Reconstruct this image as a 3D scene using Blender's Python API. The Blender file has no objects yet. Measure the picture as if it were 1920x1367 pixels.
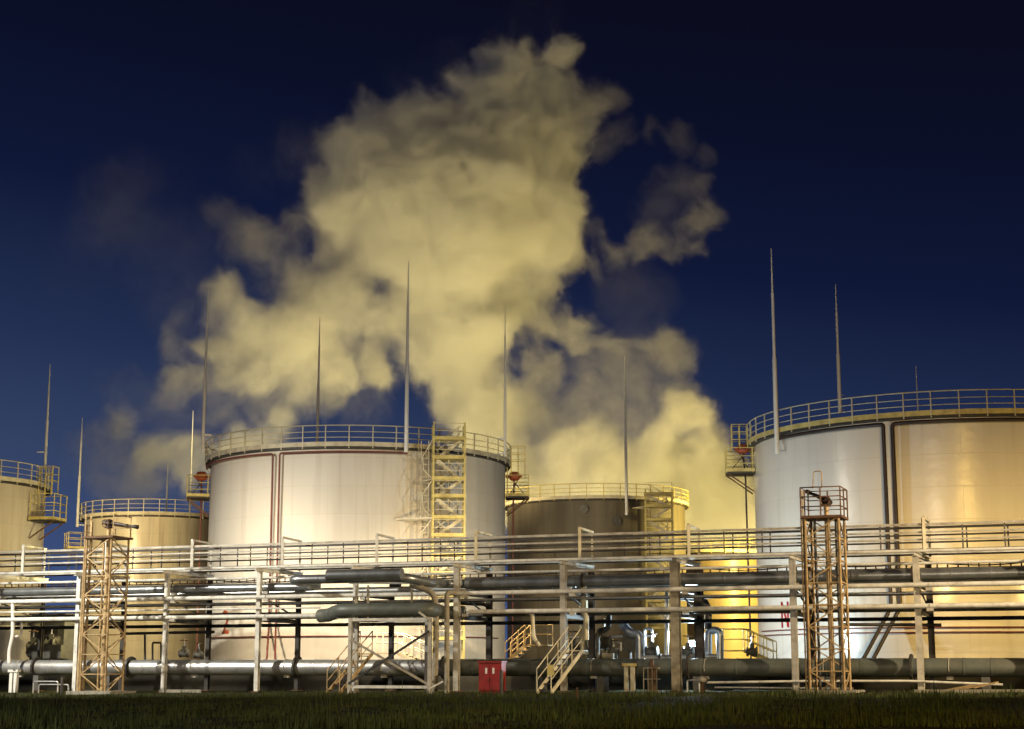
import bpy, math, random
import numpy as np
from mathutils import Vector, Matrix
random.seed(7); rng = np.random.default_rng(11)
PI = math.pi; R_ = math.radians
scene = bpy.context.scene
col = scene.collection

# ------------------------------------------------------------------ camera
F = 3080.0; PITCH = R_(10.45); CAMZ = 1.2
cam_d = bpy.data.cameras.new('camera'); cam = bpy.data.objects.new('camera', cam_d); col.objects.link(cam)
cam.location = (0, 0, CAMZ); cam.rotation_euler = (PI / 2 + PITCH, 0, 0)
cam_d.sensor_width = 36.0; cam_d.lens = F / 1920 * 36.0; cam_d.clip_start = 0.1; cam_d.clip_end = 3000
scene.camera = cam
scene.view_settings.view_transform = 'Standard'; scene.view_settings.look = 'None'
scene.view_settings.exposure = 0.0; scene.view_settings.gamma = 1.0
cy = scene.cycles
cy.volume_bounces = 4; cy.volume_step_rate = 2.0; cy.volume_max_steps = 256
cy.max_bounces = 8; cy.sample_clamp_indirect = 4.0
cy.use_denoising = True

# ------------------------------------------------------------------ night sky
world = bpy.data.worlds.new('World'); scene.world = world; world.use_nodes = True
nt = world.node_tree; nt.nodes.clear()
wo = nt.nodes.new('ShaderNodeOutputWorld'); bg = nt.nodes.new('ShaderNodeBackground')
tc = nt.nodes.new('ShaderNodeTexCoord'); sp = nt.nodes.new('ShaderNodeSeparateXYZ')
rp = nt.nodes.new('ShaderNodeValToRGB')
nt.links.new(tc.outputs['Generated'], sp.inputs[0]); tilt = nt.nodes.new('ShaderNodeMath'); tilt.operation = 'MULTIPLY_ADD'; tilt.inputs[1].default_value = .13
nt.links.new(sp.outputs['X'], tilt.inputs[0]); nt.links.new(sp.outputs['Z'], tilt.inputs[2]); nt.links.new(tilt.outputs[0], rp.inputs[0])   # the west keeps a little more dusk
nt.links.new(rp.outputs[0], bg.inputs['Color']); nt.links.new(bg.outputs[0], wo.inputs['Surface'])
def srgb(r, g, b):
    f = lambda c: (c / 12.92 if c <= 0.04045 else ((c + 0.055) / 1.055) ** 2.4)
    return (f(r / 255), f(g / 255), f(b / 255), 1)
er = rp.color_ramp; er.elements[0].position = 0.0; er.elements[0].color = srgb(62, 82, 128)
er.elements[1].position = 0.40; er.elements[1].color = srgb(11, 12, 29)
for p, c in ((0.09, (52, 66, 99)), (0.16, (34, 47, 80)), (0.25, (15, 24, 54)), (0.33, (11, 16, 39))):
    e = er.elements.new(p); e.color = srgb(*c)
bg.inputs['Strength'].default_value = 1.0

# ------------------------------------------------------------------ picture -> place
FWD = Vector((0, math.cos(PITCH), math.sin(PITCH))); UP = Vector((0, -math.sin(PITCH), math.cos(PITCH)))
CAM = Vector((0, 0, CAMZ))
def ray(px, py):
    return Vector(((px - 960) / F, 0, 0)) + UP * (-(py - 683.5) / F) + FWD
def at(px, py, Y):
    d = ray(px, py); return CAM + d * (Y / d.y)
def zat(py, Y, px=960): return at(px, py, Y).z
# pipe rack frame: s along the rack, t across it (away from the camera)
TH = R_(21.2); RO = Vector((-20.898, 80.0, 0)); RU = Vector((math.cos(TH), -math.sin(TH), 0)); RN = Vector((math.sin(TH), math.cos(TH), 0))
BAY = 4.9553
def RK(s, t, z): return RO + RU * s + RN * t + Vector((0, 0, z))
def RP(px, py, t):
    d = ray(px, py); lam = (t + RN.dot(RO) - RN.dot(CAM)) / RN.dot(d); return CAM + d * lam
def RS(px, py, t):                      # (s, z) of a picture point on the plane t of the rack
    p = RP(px, py, t); return (p - RO).dot(RU), p.z
def gz(x): return max(-0.05, min(0.4, 0.14 + 0.0066 * x))

# ------------------------------------------------------------------ mesh helpers
class MB:
    def __init__(s): s.v = []; s.f = []; s.sm = []
    def add(s, vs, fs, smooth=False):
        o = len(s.v); s.v += [tuple(v) for v in vs]; s.f += [tuple(i + o for i in f) for f in fs]; s.sm += [smooth] * len(fs); return s
    def hexa(s, p):
        return s.add(p, [(0, 3, 2, 1), (4, 5, 6, 7), (0, 1, 5, 4), (1, 2, 6, 5), (2, 3, 7, 6), (3, 0, 4, 7)])
    def box(s, c, size, ux=Vector((1, 0, 0)), uy=None, uz=Vector((0, 0, 1))):
        c = Vector(c); uy = uy or uz.cross(ux).normalized(); a, b, d = [k / 2 for k in size]
        return s.hexa([c + ux * (i * a) + uy * (j * b) + uz * (k * d) for k in (-1, 1) for i, j in ((-1, -1), (1, -1), (1, 1), (-1, 1))])
    def rbox(s, c, size): return s.box(c, size, RU, RN)
    def bar(s, p0, p1, w, h, up=Vector((0, 0, 1))):
        p0 = Vector(p0); p1 = Vector(p1); d = (p1 - p0); L = d.length; d = d / L
        if abs(d.dot(up)) > 0.98: up = Vector((0, 1, 0)) if abs(d.y) < .9 else Vector((1, 0, 0))
        sx = d.cross(up).normalized(); uz = sx.cross(d).normalized()
        return s.box((p0 + p1) / 2, (L, w, h), d, -sx, uz)
    def angle(s, p0, p1, w, th=0.012):                 # L-section bar
        p0 = Vector(p0); p1 = Vector(p1); s.bar(p0, p1, w, th); o = Vector((0, 0, w / 2 - th / 2 - .001)); return s.bar(p0 + o, p1 + o, th, w)
    def ibeam(s, p0, p1, w, h, th=.02):
        p0 = Vector(p0); p1 = Vector(p1); o = Vector((0, 0, h / 2 - th / 2))
        s.bar(p0 + o, p1 + o, w, th); s.bar(p0 - o, p1 - o, w, th); return s.bar(p0, p1, th, h - 2 * th)
    def hpost(s, p0, p1, w, ux, uy, th=.025):            # upright H section
        p0 = Vector(p0); p1 = Vector(p1); c = (p0 + p1) / 2; L = (p1 - p0).length; ax = (p1 - p0).normalized()
        for k in (-1, 1): s.box(c + uy * (k * (w / 2 - th / 2)), (w, th, L), ux, uy, ax)
        return s.box(c, (th, w - 2 * th, L), ux, uy, ax)
    def path(s, pts, r, n=8, closed=False, caps=True):
        pts = [Vector(p) for p in pts]; N = len(pts); rs = r if isinstance(r, (list, tuple)) else [r] * N
        prev = None; vs = []
        for i, p in enumerate(pts):
            if closed: d = pts[(i + 1) % N] - pts[i - 1]
            else: d = pts[min(i + 1, N - 1)] - pts[max(i - 1, 0)]
            d.normalize()
            if prev is None:
                a = Vector((0, 0, 1)) if abs(d.z) < .9 else Vector((1, 0, 0)); prev = d.cross(a).normalized()
            prev = (prev - d * prev.dot(d)).normalized(); q = d.cross(prev)
            vs += [p + (prev * math.cos(2 * PI * k / n) + q * math.sin(2 * PI * k / n)) * rs[i] for k in range(n)]
        fs = []
        for i in range(N if closed else N - 1):
            j = (i + 1) % N
            fs += [(i * n + k, i * n + (k + 1) % n, j * n + (k + 1) % n, j * n + k) for k in range(n)]
        s.add(vs, fs, True)
        if caps and not closed: s.add(vs[:n], [tuple(range(n))[::-1]]); s.add(vs[-n:], [tuple(range(n))])
        return s
    def tube(s, p0, p1, r, n=8): return s.path([p0, p1], r, n)
    def lathe(s, c, prof, n=32, smooth=True, axis=None):
        c = Vector(c); ax = (axis or Vector((0, 0, 1))).normalized()
        a = Vector((1, 0, 0)) if abs(ax.z) > .9 else Vector((0, 0, 1)); e1 = (a - ax * a.dot(ax)).normalized(); e2 = ax.cross(e1)
        vs = [c + (e1 * math.cos(2 * PI * k / n) + e2 * math.sin(2 * PI * k / n)) * r + ax * z for r, z in prof for k in range(n)]
        fs = [(i * n + k, i * n + (k + 1) % n, (i + 1) * n + (k + 1) % n, (i + 1) * n + k) for i in range(len(prof) - 1) for k in range(n)]
        return s.add(vs, fs, smooth)
    def ball(s, c, r, n=12): return s.lathe(c, [(max(1e-4, r * math.sin(PI * i / 8)), -r * math.cos(PI * i / 8)) for i in range(9)], n)
    def flange(s, p, d, r, th=.05): return s.lathe(p, [(.001, -th), (r, -th), (r, th), (.001, th)], 14, False, Vector(d))
    def ring(s, c, r, tr, d, n=16):
        d = Vector(d).normalized(); a = Vector((0, 0, 1)) if abs(d.z) < .9 else Vector((1, 0, 0)); e1 = d.cross(a).normalized(); e2 = d.cross(e1)
        return s.path([Vector(c) + (e1 * math.cos(2 * PI * k / n) + e2 * math.sin(2 * PI * k / n)) * r for k in range(n)], tr, 5, True)
    def mesh(s, name, off=Vector((0, 0, 0))):
        me = bpy.data.meshes.new(name)
        me.from_pydata([(v[0] - off.x, v[1] - off.y, v[2] - off.z) for v in s.v], [], s.f)
        me.polygons.foreach_set('use_smooth', s.sm); me.update(); return me
def fillet(pts, rad, n=5):
    pts = [Vector(p) for p in pts]; out = [pts[0]]
    for i in range(1, len(pts) - 1):
        a = (pts[i - 1] - pts[i]); b = (pts[i + 1] - pts[i]); r = min(rad, a.length * .48, b.length * .48); a.normalize(); b.normalize()
        p0 = pts[i] + a * r; p2 = pts[i] + b * r
        for k in range(n + 1):
            t = k / n; out.append(p0 * (1 - t) ** 2 + pts[i] * (2 * t * (1 - t)) + p2 * t * t)
    out.append(pts[-1]); return out

def thing(name, label, cat, loc, group=None):
    o = bpy.data.objects.new(name, None); o.empty_display_size = .3; col.objects.link(o); o.location = loc
    o['label'] = label; o['category'] = cat
    if group: o['group'] = group
    return o
ROOTS = {}
def origin(o):
    while o.parent: o = o.parent
    return Vector(o.location)
def part(name, mb, mat, parent, label=None, at0=None):
    off = origin(parent) if at0 is None else Vector((0, 0, 0))
    me = mb.mesh(name, off); me.materials.append(mat)
    o = bpy.data.objects.new(name, me); col.objects.link(o); o.parent = parent
    if label: o['label'] = label
    return o
def single(name, mb, mat, label, cat, loc, group=None):
    loc = Vector(loc); me = mb.mesh(name, loc); me.materials.append(mat)
    o = bpy.data.objects.new(name, me); col.objects.link(o); o.location = loc; o['label'] = label; o['category'] = cat
    if group: o['group'] = group
    return o
def struct(name, mb, mat, kind='structure'):
    me = mb.mesh(name); me.materials.append(mat); o = bpy.data.objects.new(name, me); col.objects.link(o); o['kind'] = kind; return o
def spread(o, mats):                     # copies of one part at other places (offsets in the thing's own space)
    for m in mats:
        c = o.copy(); c.matrix_local = m; col.objects.link(c)

# ------------------------------------------------------------------ materials
def mat(name, color, rough=.5, metal=0.0, var=.25, scale=3.0, dirt=None, dirt_amt=.4, bump=.15, streak=False, spec=.5):
    m = bpy.data.materials.new(name); m.use_nodes = True; n = m.node_tree.nodes; l = m.node_tree.links; b = n['Principled BSDF']
    t = n.new('ShaderNodeTexCoord'); mp = n.new('ShaderNodeMapping'); l.new(t.outputs['Object'], mp.inputs[0])
    if streak: mp.inputs['Scale'].default_value = (1, 1, .12)
    no = n.new('ShaderNodeTexNoise'); no.inputs['Scale'].default_value = scale; no.inputs['Detail'].default_value = 7; l.new(mp.outputs[0], no.inputs['Vector'])
    r = n.new('ShaderNodeValToRGB'); l.new(no.outputs['Fac'], r.inputs[0])
    c = Vector(color); r.color_ramp.elements[0].position = .3; r.color_ramp.elements[1].position = .72
    r.color_ramp.elements[0].color = (*(c * (1 - var)), 1); r.color_ramp.elements[1].color = (*[min(1, k) for k in c * (1 + var * .6)], 1)
    out = r.outputs[0]
    if dirt:
        n2 = n.new('ShaderNodeTexNoise'); n2.inputs['Scale'].default_value = scale * .6; n2.inputs['Detail'].default_value = 9; n2.inputs['Roughness'].default_value = .65
        l.new(mp.outputs[0], n2.inputs['Vector'])
        r2 = n.new('ShaderNodeValToRGB'); l.new(n2.outputs['Fac'], r2.inputs[0]); r2.color_ramp.elements[0].position = .5; r2.color_ramp.elements[1].position = .68
        r2.color_ramp.elements[1].color = (dirt_amt,) * 3 + (1,)
        mx = n.new('ShaderNodeMix'); mx.data_type = 'RGBA'; l.new(r2.outputs[0], mx.inputs['Factor']); l.new(out, mx.inputs[6]); mx.inputs[7].default_value = (*dirt, 1)
        out = mx.outputs[2]
    l.new(out, b.inputs['Base Color'])
    b.inputs['Roughness'].default_value = rough; b.inputs['Metallic'].default_value = metal; b.inputs['Specular IOR Level'].default_value = spec
    if bump:
        bp = n.new('ShaderNodeBump'); bp.inputs['Strength'].default_value = bump; bp.inputs['Distance'].default_value = .02; l.new(no.outputs['Fac'], bp.inputs['Height']); l.new(bp.outputs[0], b.inputs['Normal'])
    return m
def tank_mat(name, color, R, rough, dirt, amt, var=.06, course=1.5, seam=.5):
    m = mat(name, color, rough, 0, var, .5, dirt, amt, 0, True); n = m.node_tree.nodes; l = m.node_tree.links; b = n['Principled BSDF']
    t = n.new('ShaderNodeTexCoord'); s = n.new('ShaderNodeSeparateXYZ'); l.new(t.outputs['Object'], s.inputs[0])
    a = n.new('ShaderNodeMath'); a.operation = 'ARCTAN2'; l.new(s.outputs['Y'], a.inputs[0]); l.new(s.outputs['X'], a.inputs[1])
    a2 = n.new('ShaderNodeMath'); a2.operation = 'MULTIPLY'; a2.inputs[1].default_value = R; l.new(a.outputs[0], a2.inputs[0])
    c = n.new('ShaderNodeCombineXYZ'); l.new(a2.outputs[0], c.inputs[0]); l.new(s.outputs['Z'], c.inputs[1])
    br = n.new('ShaderNodeTexBrick'); l.new(c.outputs[0], br.inputs['Vector']); br.inputs['Scale'].default_value = 1
    br.inputs['Brick Width'].default_value = 6.0; br.inputs['Row Height'].default_value = course; br.inputs['Mortar Size'].default_value = .025; br.inputs['Mortar Smooth'].default_value = .6
    br.inputs['Color1'].default_value = (.42, .42, .42, 1); br.inputs['Color2'].default_value = (.58, .58, .58, 1); br.inputs['Mortar'].default_value = (.22, .2, .18, 1)
    no = n.new('ShaderNodeTexNoise'); no.inputs['Scale'].default_value = .55; no.inputs['Detail'].default_value = 3; l.new(t.outputs['Object'], no.inputs['Vector'])
    ad = n.new('ShaderNodeMath'); ad.operation = 'MULTIPLY_ADD'; l.new(br.outputs['Fac'], ad.inputs[0]); ad.inputs[1].default_value = .06; l.new(no.outputs['Fac'], ad.inputs[2])
    bp = n.new('ShaderNodeBump'); bp.inputs['Strength'].default_value = seam; bp.inputs['Distance'].default_value = .06; l.new(ad.outputs[0], bp.inputs['Height']); l.new(bp.outputs[0], b.inputs['Normal'])
    # rust and dirt that ran down from the rim
    mp2 = n.new('ShaderNodeMapping'); mp2.inputs['Scale'].default_value = (2.6, 2.6, .07); l.new(t.outputs['Object'], mp2.inputs[0])
    n3 = n.new('ShaderNodeTexNoise'); n3.inputs['Scale'].default_value = 1.0; n3.inputs['Detail'].default_value = 5; n3.inputs['Roughness'].default_value = .6; l.new(mp2.outputs[0], n3.inputs['Vector'])
    r3 = n.new('ShaderNodeValToRGB'); l.new(n3.outputs['Fac'], r3.inputs[0]); r3.color_ramp.elements[0].position = .54; r3.color_ramp.elements[1].position = .76; r3.color_ramp.elements[1].color = (amt * .7,) * 3 + (1,)
    m3 = n.new('ShaderNodeMix'); m3.data_type = 'RGBA'; l.new(r3.outputs[0], m3.inputs['Factor']); l.new(b.inputs['Base Color'].links[0].from_socket, m3.inputs[6]); m3.inputs[7].default_value = (*[k * .62 for k in dirt], 1)
    l.new(m3.outputs[2], b.inputs['Base Color'])
    # plates differ very slightly in tone
    src = b.inputs['Base Color'].links[0].from_socket
    mx = n.new('ShaderNodeMix'); mx.data_type = 'RGBA'; mx.blend_type = 'OVERLAY'; mx.inputs['Factor'].default_value = .2; l.new(src, mx.inputs[6]); l.new(br.outputs['Color'], mx.inputs[7]); l.new(mx.outputs[2], b.inputs['Base Color'])
    return m
M = {
 'galv': mat('galvanised_steel', (.62, .63, .64), .38, .75, .22, 2.2, (.30, .24, .17), .45),
 'paint': mat('light_grey_paint', (.72, .72, .69), .5, 0, .2, 3, (.22, .14, .08), .45),
 'rack': mat('rack_grey_paint', (.50, .48, .43), .55, 0, .25, 3, (.16, .10, .06), .5),
 'concrete_post': mat('weathered_post', (.34, .31, .25), .8, 0, .25, 5, (.2, .15, .09), .5),
 'dark': mat('dark_steel', (.05, .048, .045), .55, .2, .3, 4, (.09, .05, .03), .4),
 'wrap': mat('dark_green_wrap', (.11, .125, .115), .5, .1, .3, 1.6, (.16, .15, .12), .5),
 'insul': mat('insulated_cladding', (.30, .32, .34), .34, .7, .25, 1.5, (.12, .12, .11), .5),
 'yellow': mat('yellow_paint', (.62, .52, .19), .5, 0, .25, 3, (.2, .11, .04), .4),
 'cream': mat('cream_paint', (.62, .57, .42), .5, 0, .2, 3, (.25, .15, .07), .4),
 'ochre': mat('rusty_ochre_steel', (.50, .36, .19), .65, .1, .35, 4, (.10, .05, .025), .6),
 'rust': mat('rusty_steel', (.14, .075, .04), .8, 0, .4, 5),
 'red': mat('red_paint', (.30, .022, .018), .45, 0, .25, 3, (.12, .03, .02), .4),
 'foamred': mat('foam_line_red', (.17, .045, .035), .5, 0, .2, 3, (.12, .05, .04), .4),
 'foamorange': mat('dull_orange_red_paint', (.36, .08, .03), .55, 0, .3, 4, (.14, .05, .03), .5),
 'brown': mat('dark_brown_pipe', (.032, .020, .018), .5, 0, .3, 3),
 'white': mat('white_paint', (.78, .78, .76), .45, 0, .1, 3),
 'concrete': mat('concrete', (.30, .28, .24), .9, 0, .3, 4, (.13, .12, .09), .5, .4),
 'earth': mat('dark_earth', (.010, .009, .007), .95, 0, .4, 3, (.010, .011, .005), .6, .6),
 'lamp_blue': mat('pipe_lamp_blue_tint', (.42, .47, .55), .3, .6, .2, 2),  # bluish light of the work lamp put into the pipe colour
 'mark': mat('orange_red_lettering', (.42, .085, .03), .5, 0, .15, 4),
 'markred': mat('dark_red_lettering', (.42, .015, .025), .5, 0, .15, 4),
 'box': mat('equipment_grey', (.10, .10, .095), .6, 0, .3, 3, (.05, .04, .03), .4),
}

# ------------------------------------------------------------------ lamps
def lamp(parent, name, kind, power, color, rad=.35, aim=None, cone=70, blend=.6, loc=None):
    d = bpy.data.lights.new(name, kind); d.energy = power; d.color = color; d.shadow_soft_size = rad
    if kind == 'SPOT': d.spot_size = R_(cone); d.spot_blend = blend
    o = bpy.data.objects.new(name, d); col.objects.link(o); o.parent = parent
    w = Vector(loc); o.location = w - origin(parent)
    if aim is not None: o.rotation_euler = (Vector(aim) - w).to_track_quat('-Z', 'Y').to_euler()
    return o
def glow_mat(name, color, s):
    m = bpy.data.materials.new(name); m.use_nodes = True; b = m.node_tree.nodes['Principled BSDF']
    b.inputs['Base Color'].default_value = (.8, .8, .8, 1); b.inputs['Emission Color'].default_value = (*color, 1); b.inputs['Emission Strength'].default_value = s; return m
SODIUM = (1.0, .60, .20); WARM = (1.0, .80, .55); COOL = (.93, .96, 1.0); LED = (.70, .90, 1.0)
G_SOD = glow_mat('sodium_glass', SODIUM, 12); G_WARM = glow_mat('warm_glass', WARM, 12); G_LED = glow_mat('led_glass', LED, 45)
def flood_mast(x, y, h, aim, label, power, color, glass, cone=75, heads=3, blend=.6, rad=.4):
    z0 = gz(x) - .1; t = thing('floodlight_mast', label, 'floodlight mast', (x, y, z0), 'floodlight masts round the tank yard')
    part('pole', MB().path([(x, y, z0), (x, y, h * .5), (x, y, h)], [.16, .12, .08], 10), M['galv'], t)
    a = Vector(aim) - Vector((x, y, h)); a.normalize(); sx = a.cross(Vector((0, 0, 1))).normalized()
    part('crossarm', MB().bar(Vector((x, y, h)) - sx * .9, Vector((x, y, h)) + sx * .9, .08, .08), M['galv'], t)
    for k in range(heads):
        c = Vector((x, y, h + .28)) + sx * ((k - (heads - 1) / 2) * .7); u = a.cross(sx) * -1
        hd = part('lamp_head', MB().box(c - a * .13, (.2, .5, .36), a, sx, u), M['dark'], t)
        part('lamp_glass', MB().box(c - a * .025, (.02, .44, .3), a, sx, u), glass, hd)
    lamp(t, 'flood_lamp', 'SPOT', power, color, rad, aim, cone, blend, Vector((x, y, h + .28)) + a * .35)
    return t
K = 1000.0; LEDP = 2400.0
flood_mast(-33, 66, 15, (-16, 78, 1.5), 'tall floodlight mast with white lamps beyond the end of the pipe rack', 36 * K, (1, .93, .76), G_WARM, 78, blend=.8)
flood_mast(10, -12, 15, (22, 85, 9), 'tall floodlight mast with yellow lamps across the grass from the largest tank', 39 * K, (1, .62, .14), G_SOD, 64, blend=.6)
flood_mast(-16, -8, 13, (-3, 76, 3), 'added tall fill floodlight mast with warm white lamps across the grass from the figure 2 tank', 34 * K, (1, .82, .56), G_WARM, 44, blend=.7)  # fill mast added behind the camera for rack centre and middle tank
flood_mast(-14, 108, 9.0, (-5, 152, 42), 'sodium floodlight mast hidden behind the big middle tank', 73 * K, (1, .77, .37), G_SOD, 86, blend=.5)
flood_mast(-31.8, 105, 9.5, (-24, 122, 7), 'added sodium floodlight mast hidden behind the cut off tank, brightening the narrow tank', 8 * K, (1, .77, .37), G_SOD, 110)  # unseen mast added to brighten the narrow tank
flood_mast(35, 46, 13, (10, 66, 1.0), 'added tall floodlight mast with warm lamps brightening the near end of the pipe rack', 60 * K, (1, .76, .44), G_WARM, 50, blend=.8)  # mast added out of view to lift the right part of the rack
flood_mast(27, 122, 9.0, (10, 152, 12), 'sodium floodlight mast hidden behind the largest tank', 62 * K, (1, .74, .19), G_SOD, 125)
flood_mast(-2.5, 107, 9.0, (6.6, 128, 8), 'added sodium floodlight mast behind the big middle tank, brightening the dark old tank', 7 * K, (1, .80, .48), G_SOD, 56, 2, .5)  # added hidden spot, only there to light the old tank's shell
flood_mast(25, 141, 9.0, (15, 152, 13), 'small sodium mast close to the smoke behind the largest tank', 6 * K, (1, .74, .30), G_SOD, 160, 1, .3)
flood_mast(-20.5, 140, 14.0, (-22, 152, 20), 'small sodium mast close to the smoke behind the figure 2 tank', 15 * K, (1, .80, .34), G_SOD, 160, 1, .3)
flood_mast(7.0, 138.4, 11.0, (6, 152, 18), 'small added sodium mast brightening the smoke behind the dark old tank', 6 * K, (1, .76, .32), G_SOD, 160, 1, .3)  # unseen mast added because the smoke base needed more light
# ------------------------------------------------------------------ ground
def build_ground():
    xs = np.concatenate([[-600, -300, -150, -80], np.linspace(-45, 45, 91), [80, 150, 300, 600]])
    ys = np.concatenate([[-60, -20, 0], np.linspace(10, 110, 121), [130, 170, 250, 400, 700]])
    mb = MB(); vs = []
    for y in ys:
        for x in xs:
            z = gz(x) + .035 * math.sin(x * .9 + y * .37) * math.sin(y * .71 - x * .23) + .02 * math.sin(2.1 * x - 1.3 * y)
            if abs(x) > 60 or y > 115: z = gz(x) - .05
            vs.append((x, y, z))
    n = len(xs); fs = [(j * n + i, j * n + i + 1, (j + 1) * n + i + 1, (j + 1) * n + i) for j in range(len(ys) - 1) for i in range(n - 1)]
    mb.add(vs, fs, True)
    m = mat('turf_and_soil', (.032, .035, .012), .95, 0, .5, 1.4, (.04, .03, .018), .8, .6, spec=.1)
    return struct('ground', mb, m)
build_ground()
def build_grass():
    N = 90000
    y = 29 + 42 * rng.random(N) ** 1.25; x = (rng.random(N) - .5) * 2 * .335 * y
    tt = (x - RO.x) * RN.x + (y - RO.y) * RN.y
    cl = np.sin(x * 1.7 + 2 * np.sin(y * .8)) * np.sin(y * 1.1 + x * .5) + .6 * np.sin(x * 4.3 + y * 2.9)
    keep = (tt < -2.2) & (rng.random(N) < .55 + .35 * cl); x = x[keep]; y = y[keep]; cl = cl[keep]; n = len(x)
    g = np.clip(.14 + .0066 * x, -.05, .4) - .03
    big = (np.sin(x * .61 + 1.3 * np.sin(y * .43)) * np.sin(y * .57 - x * .21)) > .55
    h = (.06 + .11 * rng.random(n)) * (1 + .5 * cl) * np.where(big, 1.7, 1.0) * np.where(rng.random(n) < .02, 2.2, 1); a = rng.random(n) * 2 * PI; w = .012 + .012 * rng.random(n); b = .06 * rng.random(n)
    dx, dy = np.cos(a), np.sin(a); v = np.empty((n, 3, 3), np.float32)
    v[:, 0] = np.stack([x - dx * w, y - dy * w, g], 1); v[:, 1] = np.stack([x + dx * w, y + dy * w, g], 1); v[:, 2] = np.stack([x - dy * b, y + dx * b, g + h], 1)
    me = bpy.data.meshes.new('grass'); me.vertices.add(n * 3); me.vertices.foreach_set('co', v.ravel()); me.loops.add(n * 3); me.loops.foreach_set('vertex_index', np.arange(n * 3))
    me.polygons.add(n); me.polygons.foreach_set('loop_start', np.arange(0, n * 3, 3)); me.update(); me.validate()
    me.materials.append(mat('grass_blades', (.050, .070, .022), .8, 0, .6, .9, (.07, .062, .028), .8, 0, spec=.15))
    o = bpy.data.objects.new('grass', me); col.objects.link(o); o['kind'] = 'stuff'
build_grass()

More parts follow.
